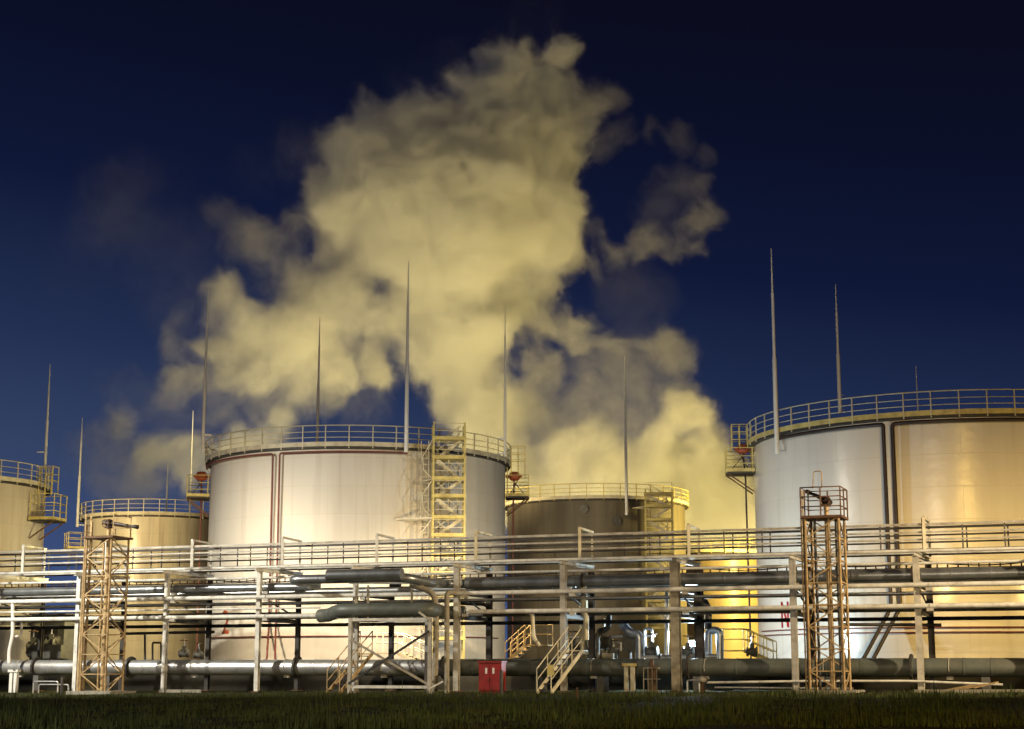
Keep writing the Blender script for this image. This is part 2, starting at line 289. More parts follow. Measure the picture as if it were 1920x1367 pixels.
# ------------------------------------------------------------------ tanks
class Tank:
    def __init__(s, label, px_c, D, Rr, top, mkey, toe, rail, nposts, paint_args, ringmat, roof=.7):
        ang = math.atan((px_c - 960) / 3132.0); s.c = Vector((D * math.sin(ang), D * math.cos(ang), 0)); s.R = Rr
        s.fw = -s.c.normalized(); s.rt = Vector((-s.fw.y, s.fw.x, 0)) ; s.H = zat(top[1], (s.c + s.fw * Rr).y, top[0])
        if s.rt.x < 0: s.rt = -s.rt
        z0 = gz(s.c.x) + .1; s.c.z = z0
        s.o = thing('storage_tank', label, 'storage tank', s.c, 'storage tanks of the oil depot')
        C = s.c.copy(); H = s.H - z0; R = Rr
        part('shell', MB().lathe(C, [(R + .12, 0), (R + .12, .12), (R, .121)] + [(R, .13 + (H - .13) * i / 8) for i in range(9)], 160), tank_mat(mkey, *paint_args), s.o)
        part('roof', MB().lathe(C, [(R + .02, H), (R + .02, H + .06), (R * .6, H + roof * .55), (.01, H + roof)], 64), M['rack'], s.o)
        # rim walkway with a toe board
        part('rim_walkway', MB().lathe(C, [(R + .03, H - .12), (R + .30, H - .10), (R + .30, H - .02), (R + .03, H - .02)], 128, False), M['dark'], s.o)
        tb = part('toe_board', MB().lathe(C, [(R + .29, H), (R + .33, H), (R + .33, H + .24), (R + .29, H + .24), (R + .29, H)], 128, False), toe, s.o)
        gr = MB()
        for zz, r in ((1.12, .032), (.78, .022), (.48, .022)):
            gr.path([s.pt(2 * PI * k / 120, .30, s.H + zz) for k in range(120)], r, 6, True)
        g = part('guard_rail', gr, rail, s.o)
        p0 = part('rail_post', MB().bar((R + .31, 0, H - .12), (R + .31, 0, H + 1.14), .055, .055), rail, g, at0=1)
        p0.matrix_local = Matrix.Rotation(.03, 4, 'Z'); spread(p0, [Matrix.Rotation(.03 + 2 * PI * k / nposts, 4, 'Z') for k in range(1, nposts)])
        s.rail = rail; s.toe = toe; s.ringmat = ringmat
    def pt(s, phi, dr, z):
        v = s.fw * math.cos(phi) + s.rt * math.sin(phi); return Vector((s.c.x, s.c.y, z)) + v * (s.R + dr)
    def out(s, phi): return s.fw * math.cos(phi) + s.rt * math.sin(phi)
    def tan(s, phi): return s.rt * math.cos(phi) - s.fw * math.sin(phi)
    def arc(s, a, b, dr, z, n=20): return [s.pt(a + (b - a) * i / n, dr, z) for i in range(n + 1)]
    def foam_line(s, phi, d, zk, kick, a_end, r=.055, bend=.25):
        # the foam main: along under the rim, down the shell, kicked off towards the yard near the ground
        pts = s.arc(a_end, phi, .17 + r, s.H - .28, 24); last = s.pt(phi, .12 + r, zk)
        k = s.pt(phi, .12 + r, zk) + s.tan(phi) * kick + s.out(phi) * 1.6; k.z = .5
        P = pts[:-1] + fillet([pts[-2], pts[-1], last, k], bend)[1:]
        part('foam_pipe', MB().path(P, r, 8), s.ringmat, s.o)
    def foam_platform(s, phi, z, wid=1.5, dep=1.35, h=1.2, brace=True, chamber=True, cage=0.0):
        o, t = s.out(phi), s.tan(phi); U = Vector((0, 0, 1)); b = s.pt(phi, .02, z)
        pl = part('foam_platform', MB().box(b + o * dep / 2, (dep, wid, .1), o, t), M['dark'], s.o)
        part('toe_board', MB().box(b + o * (dep + .02) + U * .12, (.03, wid + .06, .16), o, t).box(b + o * dep / 2 + t * (wid / 2 + .02) + U * .12, (dep, .03, .16), o, t).box(b + o * dep / 2 - t * (wid / 2 + .02) + U * .12, (dep, .03, .16), o, t), M['yellow'], pl)
        g = MB(); cs = [b - t * wid / 2, b + o * dep - t * wid / 2, b + o * dep + t * wid / 2, b + t * wid / 2]
        for hh in (h, h * .66, h * .36): g.path([c + U * hh for c in cs], .025, 6)
        for c in (cs[0] + o * .1, cs[1], (cs[1] + cs[2]) / 2, cs[2], cs[3] + o * .1): g.bar(c, c + U * h, .05, .05)
        part('railing', g, M['yellow'], pl)
        for e in (-.4, .4): part('bracket', MB().bar(b + o * dep * .95 + t * wid * e - U * .05, b - U * 1.0 + t * wid * e + o * .05, .07, .07), M['rust'], pl)
        if chamber:
            c = b + o * dep * .38 + U * (h + .02)
            ch = MB().lathe(c, [(.001, -.30), (.2, -.28), (.27, -.15), (.27, .15), (.2, .28), (.001, .3)], 14, True, o)
            ch.tube(c - o * .3, b + U * (h + .02), .1).bar(c + o * .25, c + o * .35 - U * .1, .3, .3)
            part('foam_chamber', ch, M['foamorange'], pl)
            x = MB().bar(c + o * .32, b + o * .25 + U * .2, .05, .05).bar(c - o * .3 + U * 0, b + o * dep * .85 + U * .15, .05, .05); part('foam_stay', x, M['brown'], pl)
            part('riser', MB().path(fillet([c - U * .2, b + o * .45 - U * .3, b + o * .4 - U * (z - 1.5)], .2), .05, 7), s.ringmat, pl)
        if cage:
            zt = s.H + 1.1; g = MB()
            for k in (-.25, .25): g.bar(s.pt(phi, .12, z + .1) + t * k, s.pt(phi, .12, zt) + t * k, .04, .04)
            for zz in np.arange(z + .3, zt, .3): g.bar(s.pt(phi, .12, zz) - t * .25, s.pt(phi, .12, zz) + t * .25, .03, .03)
            part('ladder', g, M['yellow'], pl)
            g = MB()
            for a in (-.4, .4):
                for d in (.35, .75, 1.15): g.bar(s.pt(phi, d, z + h) + t * a, s.pt(phi, d, zt) + t * a, .045, .045)
                for zz in (zt, zt - .4, zt - .8): g.bar(s.pt(phi, .3, zz) + t * a, s.pt(phi, 1.18, zz) + t * a, .035, .035)
            for zz in (zt, zt - .8): g.bar(s.pt(phi, 1.15, zz) - t * .42, s.pt(phi, 1.15, zz) + t * .42, .035, .035)
            part('ladder_cage', g, M['yellow'], pl)
    def number(s, text, px, py, h, matl, name='number', sx=1.0, fat=.03):
        cu = bpy.data.curves.new(name, 'FONT'); cu.body = text; cu.size = h / .73; cu.align_x = 'CENTER'; cu.resolution_u = 4; cu.offset = fat
        tmp = bpy.data.objects.new(name, cu); col.objects.link(tmp); bpy.context.view_layer.update()
        me = bpy.data.meshes.new_from_object(tmp.evaluated_get(bpy.context.evaluated_depsgraph_get())); bpy.data.objects.remove(tmp); bpy.data.curves.remove(cu)
        phi0 = s.phi(px); zc = zat(py, s.pt(phi0, 0, 3).y, px)
        for v in me.vertices:
            p = s.pt(phi0 + v.co.x * sx / s.R, .035, zc - h / 2 + v.co.y) - s.c; v.co = p
        me.materials.append(matl); me.name = name
        o = bpy.data.objects.new(name, me); col.objects.link(o); o.parent = s.o
        so = o.modifiers.new('thick', 'SOLIDIFY'); so.thickness = .01
    def pxc(s): return 960 + 3132 * s.c.x / s.c.y
    def hw(s): return 3132 * s.R / math.sqrt(s.c.xy.length ** 2 - s.R ** 2)
    def phi(s, px, dr=0.0, z=CAMZ):                # the angle on the shell that stands at picture column px
        lo, hi = -1.45, 1.45
        for _ in range(40):
            m = (lo + hi) / 2; q = s.pt(m, dr, z)
            if 960 + F * q.x / (q.y * math.cos(PITCH) + (z - CAMZ) * math.sin(PITCH)) < px: lo = m
            else: hi = m
        return m

T_MID = Tank('large pale cylindrical tank with a red figure 2 and two thin red foam pipes', 667, 95.5, 8.5, (667, 838), 'pale_tank_paint', M['cream'], M['cream'], 44,
             ((.66, .63, .57), 8.5, .58, (.46, .38, .29), .42), M['foamred'])
T_BIG = Tank('largest pale tank with N lettering and two dark pipes down its shell', 1800, 88, 10.1, (1800, 779), 'pale_grey_tank_paint', M['yellow'], M['cream'], 52,
             ((.68, .65, .60), 10.1, .24, (.48, .40, .29), .36), M['brown'])
T_OLD = Tank('dark rust stained old tank under the thickest smoke', 1120, 130, 7.0, (1120, 935), 'sooty_rusted_tank', M['cream'], M['yellow'], 36,
             ((.115, .098, .070), 7.0, .6, (.045, .035, .025), .85, .5, 1.2, .9), M['brown'])
T_SMALL = Tank('narrow yellowish tank behind the lattice tower with the monitor nozzle', 285, 125, 5.3, (285, 966), 'yellowed_tank_paint', M['cream'], M['cream'], 32,
             ((.60, .54, .42), 5.3, .32, (.30, .22, .13), .7, .2), M['brown'])
T_EDGE = Tank('yellow lit tank cut off by the edge of the photo, with caged ladder', -150, 100, 6.35, (-150, 893), 'cream_tank_paint', M['cream'], M['cream'], 36,
             ((.60, .55, .45), 6.35, .36, (.32, .24, .15), .65, .2), M['brown'])
T_LOW = Tank('small low tank squeezed between the dark old tank and the largest tank', 1352, 139, 3.3, (1352, 1035), 'low_tank_paint', M['cream'], M['yellow'], 20,
             ((.24, .19, .11), 3.3, .4, (.30, .18, .08), .7, .2), M['brown'])
a = T_MID; pa = a.phi(508, .2, 8); pb = a.phi(521, .2, 8)
a.foam_line(pa, 0, 3.3, 1.0, pa - R_(58)); a.foam_line(pb, 0, 3.3, 1.0, pb + R_(46))
a.foam_platform(R_(-84), zat(937, 94, 380), 1.6, 1.25, 1.25); a.foam_platform(R_(84), zat(934, 95, 950), 1.6, 1.35, 1.25, cage=1)
a.number('2', 421, 1165, 1.3, M['mark'], sx=.9, fat=.012)
b = T_BIG; pa = b.phi(1664, .2, 8); pb = b.phi(1681, .2, 8)
b.foam_line(pa, 0, 3.9, -1.5, pa - R_(36), .095, .3); b.foam_line(pb, 0, 3.9, -1.5, pb + R_(60), .095, .3)
b.foam_platform(R_(-80), zat(893, 87, 1425), 1.6, 1.45, 1.3, cage=1)
b.number('\u2116', 1481, 1152, 1.25, M['markred'], sx=.8, fat=.004)
T_SMALL.foam_platform(R_(-75), zat(1035, 122, 140), 1.3, 1.3, 1.2, chamber=False)
T_EDGE.foam_platform(R_(62), zat(977, 93, 60), 1.7, 1.5, 1.5, chamber=False, cage=1)
# hydrant lines round the two big shells
def hydrant(tk, p0, p1, py, dz, m):
    mb = MB(); z = zat(py, tk.pt(0, 0, 0).y, tk.pxc())
    for d in dz: mb.path(tk.arc(tk.phi(p0), tk.phi(p1), .12, z + d, 28), .035, 6)
    part('cooling_ring', mb, m, tk.o)
hydrant(T_MID, 392, 930, 1193, (0,), M['foamred']); hydrant(T_BIG, 1435, 2100, 1176, (0, -.22), M['foamred'])
# fittings on the old tank
for px, py in ((1098, 955), (1160, 978)):
    ph = T_OLD.phi(px); p = T_OLD.pt(ph, 0, zat(py, 123, px)); mb = MB().lathe(p, [(.34, 0), (.34, .16), (.28, .16), (.28, .2), (.001, .2)], 18, False, T_OLD.out(ph))
    part('manhole', mb, M['box'], T_OLD.o)

# lightning rods
def rod(label, foot, topz, r=.085, arm=None):
    f = Vector(foot); t = thing('lightning_rod', label, 'lightning rod', f, 'lightning rods on the tanks')
    L = topz - f.z
    part('pole', MB().path([f, f + Vector((0, 0, L * .45)), f + Vector((0, 0, L * .47)), f + Vector((0, 0, L * .78))], [r, r * .92, r * .66, r * .6], 8), M['white'], t)
    part('tip', MB().path([f + Vector((0, 0, L * .775)), f + Vector((0, 0, L))], [r * .45, r * .2], 6), M['white'], t)
    if arm is not None:
        for dz in (.15, 1.0): part('bracket', MB().bar(f + Vector((0, 0, dz)), f + Vector((0, 0, dz)) + Vector(arm), .07, .07), M['galv'], t)
def tank_rod(tk, px, back, ybase, ytop, label, r=.085, dr=.48):
    zm = zat((ybase + ytop) / 2, tk.c.y - tk.R * (0 if back else .6), px)
    if not back: ph = tk.phi(px, dr, zm)
    else:
        q = at(px, (ybase + ytop) / 2, tk.c.y + tk.R * .8); ph = PI - math.asin(max(-.99, min(.99, (q - tk.c).dot(tk.rt) / (tk.R + dr))))
    p = tk.pt(ph, dr, 0); zb = zat(ybase, p.y, px); zt = zat(ytop, p.y, px)
    rod(label, (p.x, p.y, zb), zt, r, tk.out(ph) * -(dr - .02))
tank_rod(T_MID, 764, 0, 848, 490, 'thick lightning rod on the near rim of the pale figure 2 tank', .115)
tank_rod(T_MID, 381, 0, 848, 538, 'lightning rod at the edge of the figure 2 tank nearest the narrow tank', .10)
tank_rod(T_MID, 947, 0, 855, 566, 'slim lightning rod beside the foam platform facing the old dark tank', .08)
tank_rod(T_MID, 596, 1, 830, 598, 'lightning rod on the far rim of the figure 2 tank', .10)
tank_rod(T_BIG, 1452, 0, 850, 466, 'tallest thick white lightning rod, bracketed to the largest tank', .125)
tank_rod(T_BIG, 1567, 1, 775, 533, 'lightning rod on the far rim of the largest tank', .12)
tank_rod(T_OLD, 1173, 0, 966, 668, 'lightning rod on the near rim of the dark rusty tank', .12)
tank_rod(T_SMALL, 143, 0, 988, 783, 'white lightning rod standing on the outer side of the narrow yellowish tank', .11)
tank_rod(T_SMALL, 314, 1, 960, 846, 'short faint lightning rod on the far rim of the narrow tank', .07)
p = T_EDGE.pt(R_(78), .5, 0)
rod('lightning rod above the caged ladder of the cut off tank', (*at(84, 880, p.y).xy, zat(880, p.y, 84)), zat(682, p.y, 84), .09, T_EDGE.out(R_(78)) * -.5)
p = at(1718, 700, 120); rod('distant lightning rod tip showing above the railing of the largest tank', (p.x, p.y, gz(p.x) - .1), p.z + .55, .16)
p = at(361, 800, 140); rod('very faint distant lightning rod seen through the thin smoke', (p.x, p.y, gz(p.x) - .1), p.z + 1.4, .12)

# stair towers of the tanks
def stair_tower(tk, px, label, zs, w, dep, top, mats, arms=(), grp='stair towers of the tanks', stagger=True):
    ph = tk.phi(px, dep * .75 + .25, 8); o = tk.out(ph); t = tk.rt * 1.0; dpt = Vector((-t.y, t.x, 0))            # across picture / away
    if dpt.y < 0: dpt = -dpt
    c = tk.pt(ph, dep * .75 + .25, 0); z0 = gz(c.x); U = Vector((0, 0, 1))
    th = thing('stair_tower', label, 'stair tower', (c.x, c.y, z0), grp)
    for i in (-1, 1):
        for j in (-1, 1):
            q = c + t * (i * w / 2) + dpt * (j * dep / 2); part('leg', MB().bar(Vector((q.x, q.y, z0)), Vector((q.x, q.y, top + (.9 if len(arms) == 2 and w < 1.8 else .35))), .09, .09), mats[0], th)
    for i, z in enumerate(zs):
        q = Vector((c.x, c.y, z)); ld = part('landing', MB().box(q, (w + .12, dep + .1, .07), t, dpt).box(q - dpt * (dep / 2 + .06) + U * .06, (w + .14, .03, .17), t, dpt), mats[0], th)
        g = MB()
        for hh in (.45, .85):
            g.bar(q - t * w / 2 - dpt * dep / 2 + U * hh, q + t * w / 2 - dpt * dep / 2 + U * hh, .03, .03)
            g.bar(q + t * w / 2 - dpt * dep / 2 + U * hh, q + t * w / 2 + dpt * dep / 2 + U * hh, .03, .03).bar(q - t * w / 2 - dpt * dep / 2 + U * hh, q - t * w / 2 + dpt * dep / 2 + U * hh, .03, .03)
        part('handrail', g, mats[1], ld)
        if i + 1 < len(zs):
            z2 = zs[i + 1]; sg = 1 if i % 2 else -1; st = MB()
            for off in (-.32, .32):
                e = dpt * (off - .0) * dep * .6; A_ = Vector((c.x, c.y, z + .03)) - t * (sg * w * .38) + e; B_ = Vector((c.x, c.y, z2 - .03)) + t * (sg * w * .38) + e
                st.bar(A_, B_, .05, .16)
                for hh in (.45, .85): st.bar(A_ + U * hh, B_ + U * hh, .03, .03)
                for f in (.1, .5, .9): st.bar(A_.lerp(B_, f), A_.lerp(B_, f) + U * .86, .03, .03)
            n = 6
            for k in range(1, n):
                f = k / n; st.box(Vector((c.x, c.y, z + (z2 - z) * f)) + t * (sg * w * .38 * (2 * f - 1)), (.22, dep * .4, .03), t, dpt)
            part('stair_flight', st, mats[1], th)
    for z, L in arms:
        q = Vector((c.x, c.y, z)); part('tie_arm', MB().bar(q - t * w / 2 - dpt * dep / 2, q - t * (w / 2 + L) + dpt * .3, .16, .07).bar(q - t * w / 2 + dpt * dep / 2, q - t * (w / 2 + L) + dpt * .4, .07, .07), mats[1], th)
    return th, c, t, dpt
zz = [zat(y, 88, 840) for y in (1200, 1160, 1120, 1080, 1045, 1010, 977, 938, 906, 867, 832)]
th, c, t, dpt = stair_tower(T_MID, 840, 'yellow zigzag stair tower in front of the pale figure 2 tank', zz, 1.65, 1.5, zz[-1], (M['yellow'], M['cream']), arms=((zz[6], 1.9), (zz[8], .5)))
g = MB()
for k in range(0, len(zz) - 2, 2):
    A = Vector((c.x, c.y, zz[k])) - t * .85 - dpt * .7; B = Vector((c.x, c.y, zz[k + 2])) - t * .85 - dpt * .7
    g.path([A - t * .0, A - t * .5 + Vector((0, 0, .5)), A - t * .55 + Vector((0, 0, 1.2)), B], .035, 6)
part('side_rail', g, M['cream'], th)
g = MB()
for k in (-.2, .2): g.bar(Vector((c.x, c.y, .3)) - t * (1.25 + k) + dpt * .1, Vector((c.x, c.y, zz[-1])) - t * (1.25 + k) + dpt * .1, .05, .05)
for z in np.arange(.6, zz[-1], .33): g.bar(Vector((c.x, c.y, z)) - t * 1.45 + dpt * .1, Vector((c.x, c.y, z)) - t * 1.05 + dpt * .1, .03, .03)
part('ladder', g, M['cream'], th)
zz = [zat(y, 124, 1235) for y in (1180, 1130, 1080, 1040, 1005, 980, 955, 932)]
stair_tower(T_OLD, 1237, 'yellow stair tower beside the dark rusty tank', zz, 2.0, 1.6, zz[-1], (M['yellow'], M['cream']), arms=((zz[6], .9), (zz[4], .9)))
# ------------------------------------------------------------------ pipe rack
S0, S1 = -2 * BAY, 10.4 * BAY
rack = thing('pipe_rack', 'long grey steel pipe rack of posts and beams crossing the whole photo', 'pipe rack', RK(0, 0, 0))
ZT, ZM, ZL = 5.55, 4.42, 3.36
for k in range(-2, 11):
    s = k * BAY
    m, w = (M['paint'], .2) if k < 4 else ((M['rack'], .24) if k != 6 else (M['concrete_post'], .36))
    for t in (0, 3.8):
        p = RK(s, t, 0); z0 = gz(p.x) - .2
        if k in (6,) and t == 0: mb = MB().rbox(p + Vector((0, 0, (z0 + ZT) / 2)), (w, w, ZT - z0))
        else: mb = MB().hpost(p + Vector((0, 0, z0)), p + Vector((0, 0, ZT)), w, RU, RN)
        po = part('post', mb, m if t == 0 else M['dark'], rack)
        part('base_plate', MB().rbox(p + Vector((0, 0, gz(p.x) + .05)), (w + .2, w + .2, .05)), M['rust'], po)
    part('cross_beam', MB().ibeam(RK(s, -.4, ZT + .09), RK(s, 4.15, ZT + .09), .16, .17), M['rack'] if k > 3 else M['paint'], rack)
    for z in (ZM, ZL): part('cross_beam', MB().ibeam(RK(s, w / 2 + .01, z), RK(s, 3.68, z), .14, .18), M['dark'], rack)
    q = MB().angle(RK(s + .02, .14, 4.4), RK(s + .02, 3.7, 3.5), .07); part('brace', q, M['dark'], rack)
for t, z in ((3.8, 4.25), (3.8, 3.2)): part('long_beam', MB().ibeam(RK(S0, t, z), RK(S1, t, z), .12, .16), M['dark'], rack)
part('long_beam', MB().ibeam(RK(S0, 1.9, ZT + .29), RK(S1, 1.9, ZT + .29), .12, .17), M['paint'], rack)
part('long_beam', MB().ibeam(RK(S0, 3.55, ZT + .31), RK(S1, 3.55, ZT + .31), .08, .11), M['dark'], rack)

walk = thing('walkway', 'railed steel walkway running along the top of the pipe rack', 'walkway', RK(0, 2.7, ZT))
ZD = ZT + .42
part('deck', MB().bar(RK(S0, 2.72, ZD), RK(S1, 2.72, ZD), 1.55, .03), M['dark'], walk)
for t, m in ((1.92, M['rack']), (3.52, M['dark'])):
    mb = MB()
    rl = part('guard_rail', MB().bar(RK(S0, t, ZD + 1.0), RK(S1, t, ZD + 1.0), .09, .10), M['rack'] if t < 2 else M['dark'], walk)
    for z in (.68, .38): part('rail_bar', MB().bar(RK(S0, t, ZD + z), RK(S1, t, ZD + z), .06, .07), m, rl)
    ps = [k * BAY + j * BAY / 3 for k in range(-2, 10) for j in range(1, 3)]
    for s in ps: part('rail_post', MB().bar(RK(s, t + .03, ZD - .1), RK(s, t + .03, ZD + 1.02), .05, .06), M['dark'], rl)
for k in range(-2, 10):
    s = k * BAY + .12
    pt_ = part('portal_frame', MB().bar(RK(s, 1.86, ZT + .2), RK(s, 1.86, ZD + 1.26), .13, .13).bar(RK(s, 3.6, ZT + .2), RK(s, 3.6, ZD + 1.2), .09, .09).bar(RK(s, 1.8, ZD + 1.3), RK(s, 3.7, ZD + 1.24), .1, .09), M['cream'] if k > 3 else M['paint'], walk)
tray = thing('cable_tray', 'rusty ladder cable tray hanging just under the walkway deck', 'cable tray', RK(0, 3.2, 5.3))
for z in (5.26, 5.5): part('side_bar', MB().bar(RK(S0, 3.3, z), RK(S1, 3.3, z), .05, .05), M['rust'], tray)
mb = MB()
for s in np.arange(S0, S1, .42): mb.bar(RK(s, 3.3, 5.28), RK(s, 3.3, 5.48), .05, .07)
o = part('tray_rungs', mb, M['rust'], tray); o['kind'] = 'stuff'

# ------------------------------------------------------------------ pipes lying along the rack
def S(px, t, py=1150): return RS(px, py, t)[0]
def pipe(label, pts, r, m, bend=.5, shoes=(), flanges=(), n=14, group=None, shoe_m='rack'):
    pts = [Vector(p) for p in pts]; th = thing('pipe', label, 'pipe', pts[0], group)
    body = MB().path(fillet(pts, bend, 7), r, n)
    if r > .15:                                        # joints of the cladding
        for a_, b_ in zip(pts[:-1], pts[1:]):
            L_ = (b_ - a_).length; k_ = int(L_ / 1.3)
            for i in range(1, k_):
                f = i / k_ + .1 * math.sin(i * 2.7) / k_; c_ = a_.lerp(b_, f)
                if min(f, 1 - f) * L_ > bend * .6: body.lathe(c_, [(r * .99, -.03), (r * 1.035, -.025), (r * 1.035, .025), (r * .99, .03)], n, False, b_ - a_)
    part('pipe_body', body, m, th)
    for p in shoes: part('pipe_shoe', MB().rbox(Vector(p) - Vector((0, 0, r + .04)), (.26, .16, .12)).path([Vector(p) + RN * (r * 1.03 * math.cos(a)) + Vector((0, 0, r * 1.03 * math.sin(a))) for a in np.linspace(-.4, PI + .4, 12)], .015, 5), M[shoe_m], th)
    for p, d in flanges: part('flange', MB().flange(p, d, r * 1.45, .05), M['dark'], th)
    return th
bent = lambda a, b: [k * BAY for k in range(a, b)]
sa = S(835, 1.0)
pipe('thick bright metal pipe low along the ground in front of the figure 2 tank', [RK(S0, 1.0, 1.2), RK(sa, 1.0, 1.2)], .36, M['galv'], shoes=[RK(s + 1, 1.0, 1.2) for s in bent(-1, 4)], flanges=[(RK(s, 1.0, 1.2), RU) for s in (S(75, 1), S(250, 1), S(560, 1), sa)], n=24)
pipe('thick dark wrapped pipe low along the ground in front of the old and largest tanks', [RK(sa + .06, 1.0, 1.2), RK(S1, 1.0, 1.2)], .37, M['wrap'], shoes=[RK(s + 1, 1.0, 1.2) for s in bent(4, 10)], flanges=[(RK(s, 1.0, 1.2), RU) for s in (S(1290, 1), S(1705, 1))], n=24)
for px in (75, 208, 1015, 1130, 1310, 1560, 1850):
    p = RP(px, 1285, 1.0); single('pipe_support', MB().rbox((p.x, p.y, .48), (.3, .75, .7)), M['box'], 'low concrete plinth under the thick ground level pipe', 'pipe support', (p.x, p.y, gz(p.x)), 'plinths under the ground level pipes')
sl0, sl1 = S(600, .6), S(790, .6)
pipe('silver pipe of the rack ending in a forward U bend at mid photo', [RK(S0, .6, 4.86), RK(sl0, .6, 4.86), RK(sl0 + .15, -2.6, 5.0), RK(S(758, -2.6), -2.6, 5.0), RK(S(800, -1.6), -1.3, 4.82), RK(S(842, .7), .7, 4.86), RK(S(872, .7), .7, 4.86)], .2, M['insul'], .6, shoes=[RK(s, .6, 4.86) for s in bent(-2, 3)], n=16)
pipe('big grey insulated pipe on the upper level of the rack toward the largest tank', [RK(S(874, .7), .7, 4.86), RK(S1, .7, 4.86)], .25, M['insul'], shoes=[RK(s, .7, 4.86) for s in bent(4, 10)], flanges=[(RK(S(1095, .7), .7, 4.86), RU), (RK(S(1715, .7), .7, 4.86), RU)], n=20)
pipe('upper of two slender white pipes on the face of the rack', [RK(S0, -.24, 4.36), RK(S1, -.24, 4.42)], .1, M['paint'], shoes=[RK(s + .5, -.24, 4.38) for s in bent(-1, 10)])
s3, s4 = S(612, -.24), S(800, -.24)
pipe('lower slender white pipe on the face of the rack, left of the U bends', [RK(S0, -.24, 3.5), RK(s3 - .4, -.24, 3.5)], .1, M['paint'], shoes=[RK(s + .5, -.24, 3.5) for s in bent(-1, 3)])
pipe('lower slender white pipe on the face of the rack, in front of the old tank', [RK(S(880, -.24), -.24, 3.58), RK(S1, -.24, 3.58)], .1, M['paint'], shoes=[RK(s + .5, -.24, 3.58) for s in bent(4, 10)])
pipe('thick dark insulated U bend jutting out of the rack toward the grass', [RK(s3 - .38, -.1, 3.5), RK(s3 + .15, -.3, 3.52), RK(S(640, -3) - .1, -2.9, 3.62), RK(S(806, -3), -2.9, 3.62), RK(s4 + .35, .8, 3.6), RK(S(870, .8), .8, 3.6)], .30, M['wrap'], .55, n=18)
pipe('short silver cladding over the upper U bend of the rack', [RK(S(612, -3.1), -3.05, 5.12), RK(S(752, -3.1), -3.05, 5.12)], .25, M['insul'], n=18)
for i, (t, z, r, m, a, b_, lab) in enumerate([
    (1.5, 4.66, .13, 'galv', S0, S1, 'thin metal pipe on the upper rack level behind the big grey pipe'),
    (2.2, 4.7, .17, 'dark', S0, S1, 'dark pipe in the middle of the upper rack level'),
    (3.1, 4.64, .12, 'dark', S0, S1, 'dark thin pipe at the rear of the upper rack level'),
    (1.0, 3.6, .13, 'dark', S0, S(560, 1.0), 'dark pipe on the lower rack level in front of the figure 2 tank'),
    (1.4, 3.56, .11, 'dark', S(900, 1), S1, 'dark pipe on the lower rack level in front of the largest tank'),
    (2.3, 3.58, .12, 'galv', S0, S1, 'thin metal pipe in the middle of the lower rack level'),
    (3.0, 3.55, .09, 'dark', S0, S1, 'dark thin pipe at the rear of the lower rack level')]):
    pipe(lab, [RK(a, t, z), RK(b_, t, z)], r, M[m])
pipe('thin pale pipe tucked just under the walkway edge', [RK(S0, 1.1, 5.34), RK(S1, 1.1, 5.34)], .06, M['paint'])
pipe('thin pale pipe under the upper rack level, ahead of the dark pipes', [RK(S0, .3, 4.12), RK(S1, .3, 4.12)], .05, M['galv'])
pipe('pale pipe along the front foot of the walkway railing', [RK(S0, 1.55, ZT + .32), RK(S1, 1.55, ZT + .32)], .07, M['paint'])
pipe('slim pale conduit clipped to the front rack posts above the lower slender pipe', [RK(S0, -.2, 3.86), RK(S(600, -.2), -.2, 3.86)], .04, M['paint'])
pipe('thin dark pipe crossing in front of the narrow tank below the rack', [RP(236, 1188, 3.4), RP(402, 1185, 3.4)], .07, M['dark'])
pipe('thin dark pipe below the rack in front of the two dark shell pipes', [RP(1580, 1171, 2.6), RP(1765, 1172, 3.3)], .07, M['dark'])
pipe('pale thin pipe close to the ground below the dark wrapped pipe', [RP(1325, 1280, -.2), RP(1525, 1277, -.2), RP(1705, 1277, -.2), RP(1880, 1284, -.3)], .05, M['paint'], .3)
pipe('second thin pipe lying on the ground beside the pale one', [RP(1340, 1289, .2), RP(1600, 1291, .2)], .04, M['galv'])
pipe('white inverted U of pipe hanging from the lower rack pipe', [RK(S(985, -.1), -.1, 3.55), RK(S(998, -.1), -.1, 3.5), RP(1000, 1195, -.1), RP(1012, 1212, 0)], .09, M['cream'], .2)
# posts of two drop pipes beside the U bends
pipe('weathered drop pipe falling from the upper U bend to the ground', [RK(S(770, -1.7), -1.7, 4.75), RP(816, 1112, -1.7), RP(818, 1180, -1.7), (RP(815, 1290, -1.7).xy.to_3d() + Vector((0, 0, .1)))], .13, M['concrete_post'], .45)
pipe('second weathered drop pipe standing next to the middle rack post', [RK(S(838, -1.2), -.2, 4.4), RP(838, 1110, -1.2), (RP(838, 1290, -1.2).xy.to_3d() + Vector((0, 0, .1)))], .11, M['concrete_post'], .3)

# ------------------------------------------------------------------ support frame below the U bends
fr = thing('support_frame', 'cross braced steel frame carrying the U bends in front of the rack', 'support frame', RP(730, 1290, -2.4).xy.to_3d())
A = {}
for px, t in ((656, -3.3), (806, -3.3), (668, -1.5), (800, -1.5)):
    p = RP(px, 1250, t); zt = 3.28; z0 = gz(p.x) - .15; A[px] = Vector((p.x, p.y, 0))
    part('leg', MB().hpost((p.x, p.y, z0), (p.x, p.y, zt), .15, RU, RN, .02), M['rack'], fr)
U = Vector((0, 0, 1))
def zb(py, px=730, t=-3.3): return RP(px, py, t).z
for a_, b_, z in ((656, 806, zb(1288)), (656, 806, 3.2), (668, 800, 3.2)):
    part('cross_beam', MB().bar(A[a_] + U * z, A[b_] + U * z, .1, .12), M['paint'], fr)
part('cross_beam', MB().bar(A[656] + U * 3.22, A[668] + U * 3.22, .1, .1), M['paint'], fr); part('cross_beam', MB().bar(A[806] + U * 3.22, A[800] + U * 3.22, .1, .1), M['paint'], fr)
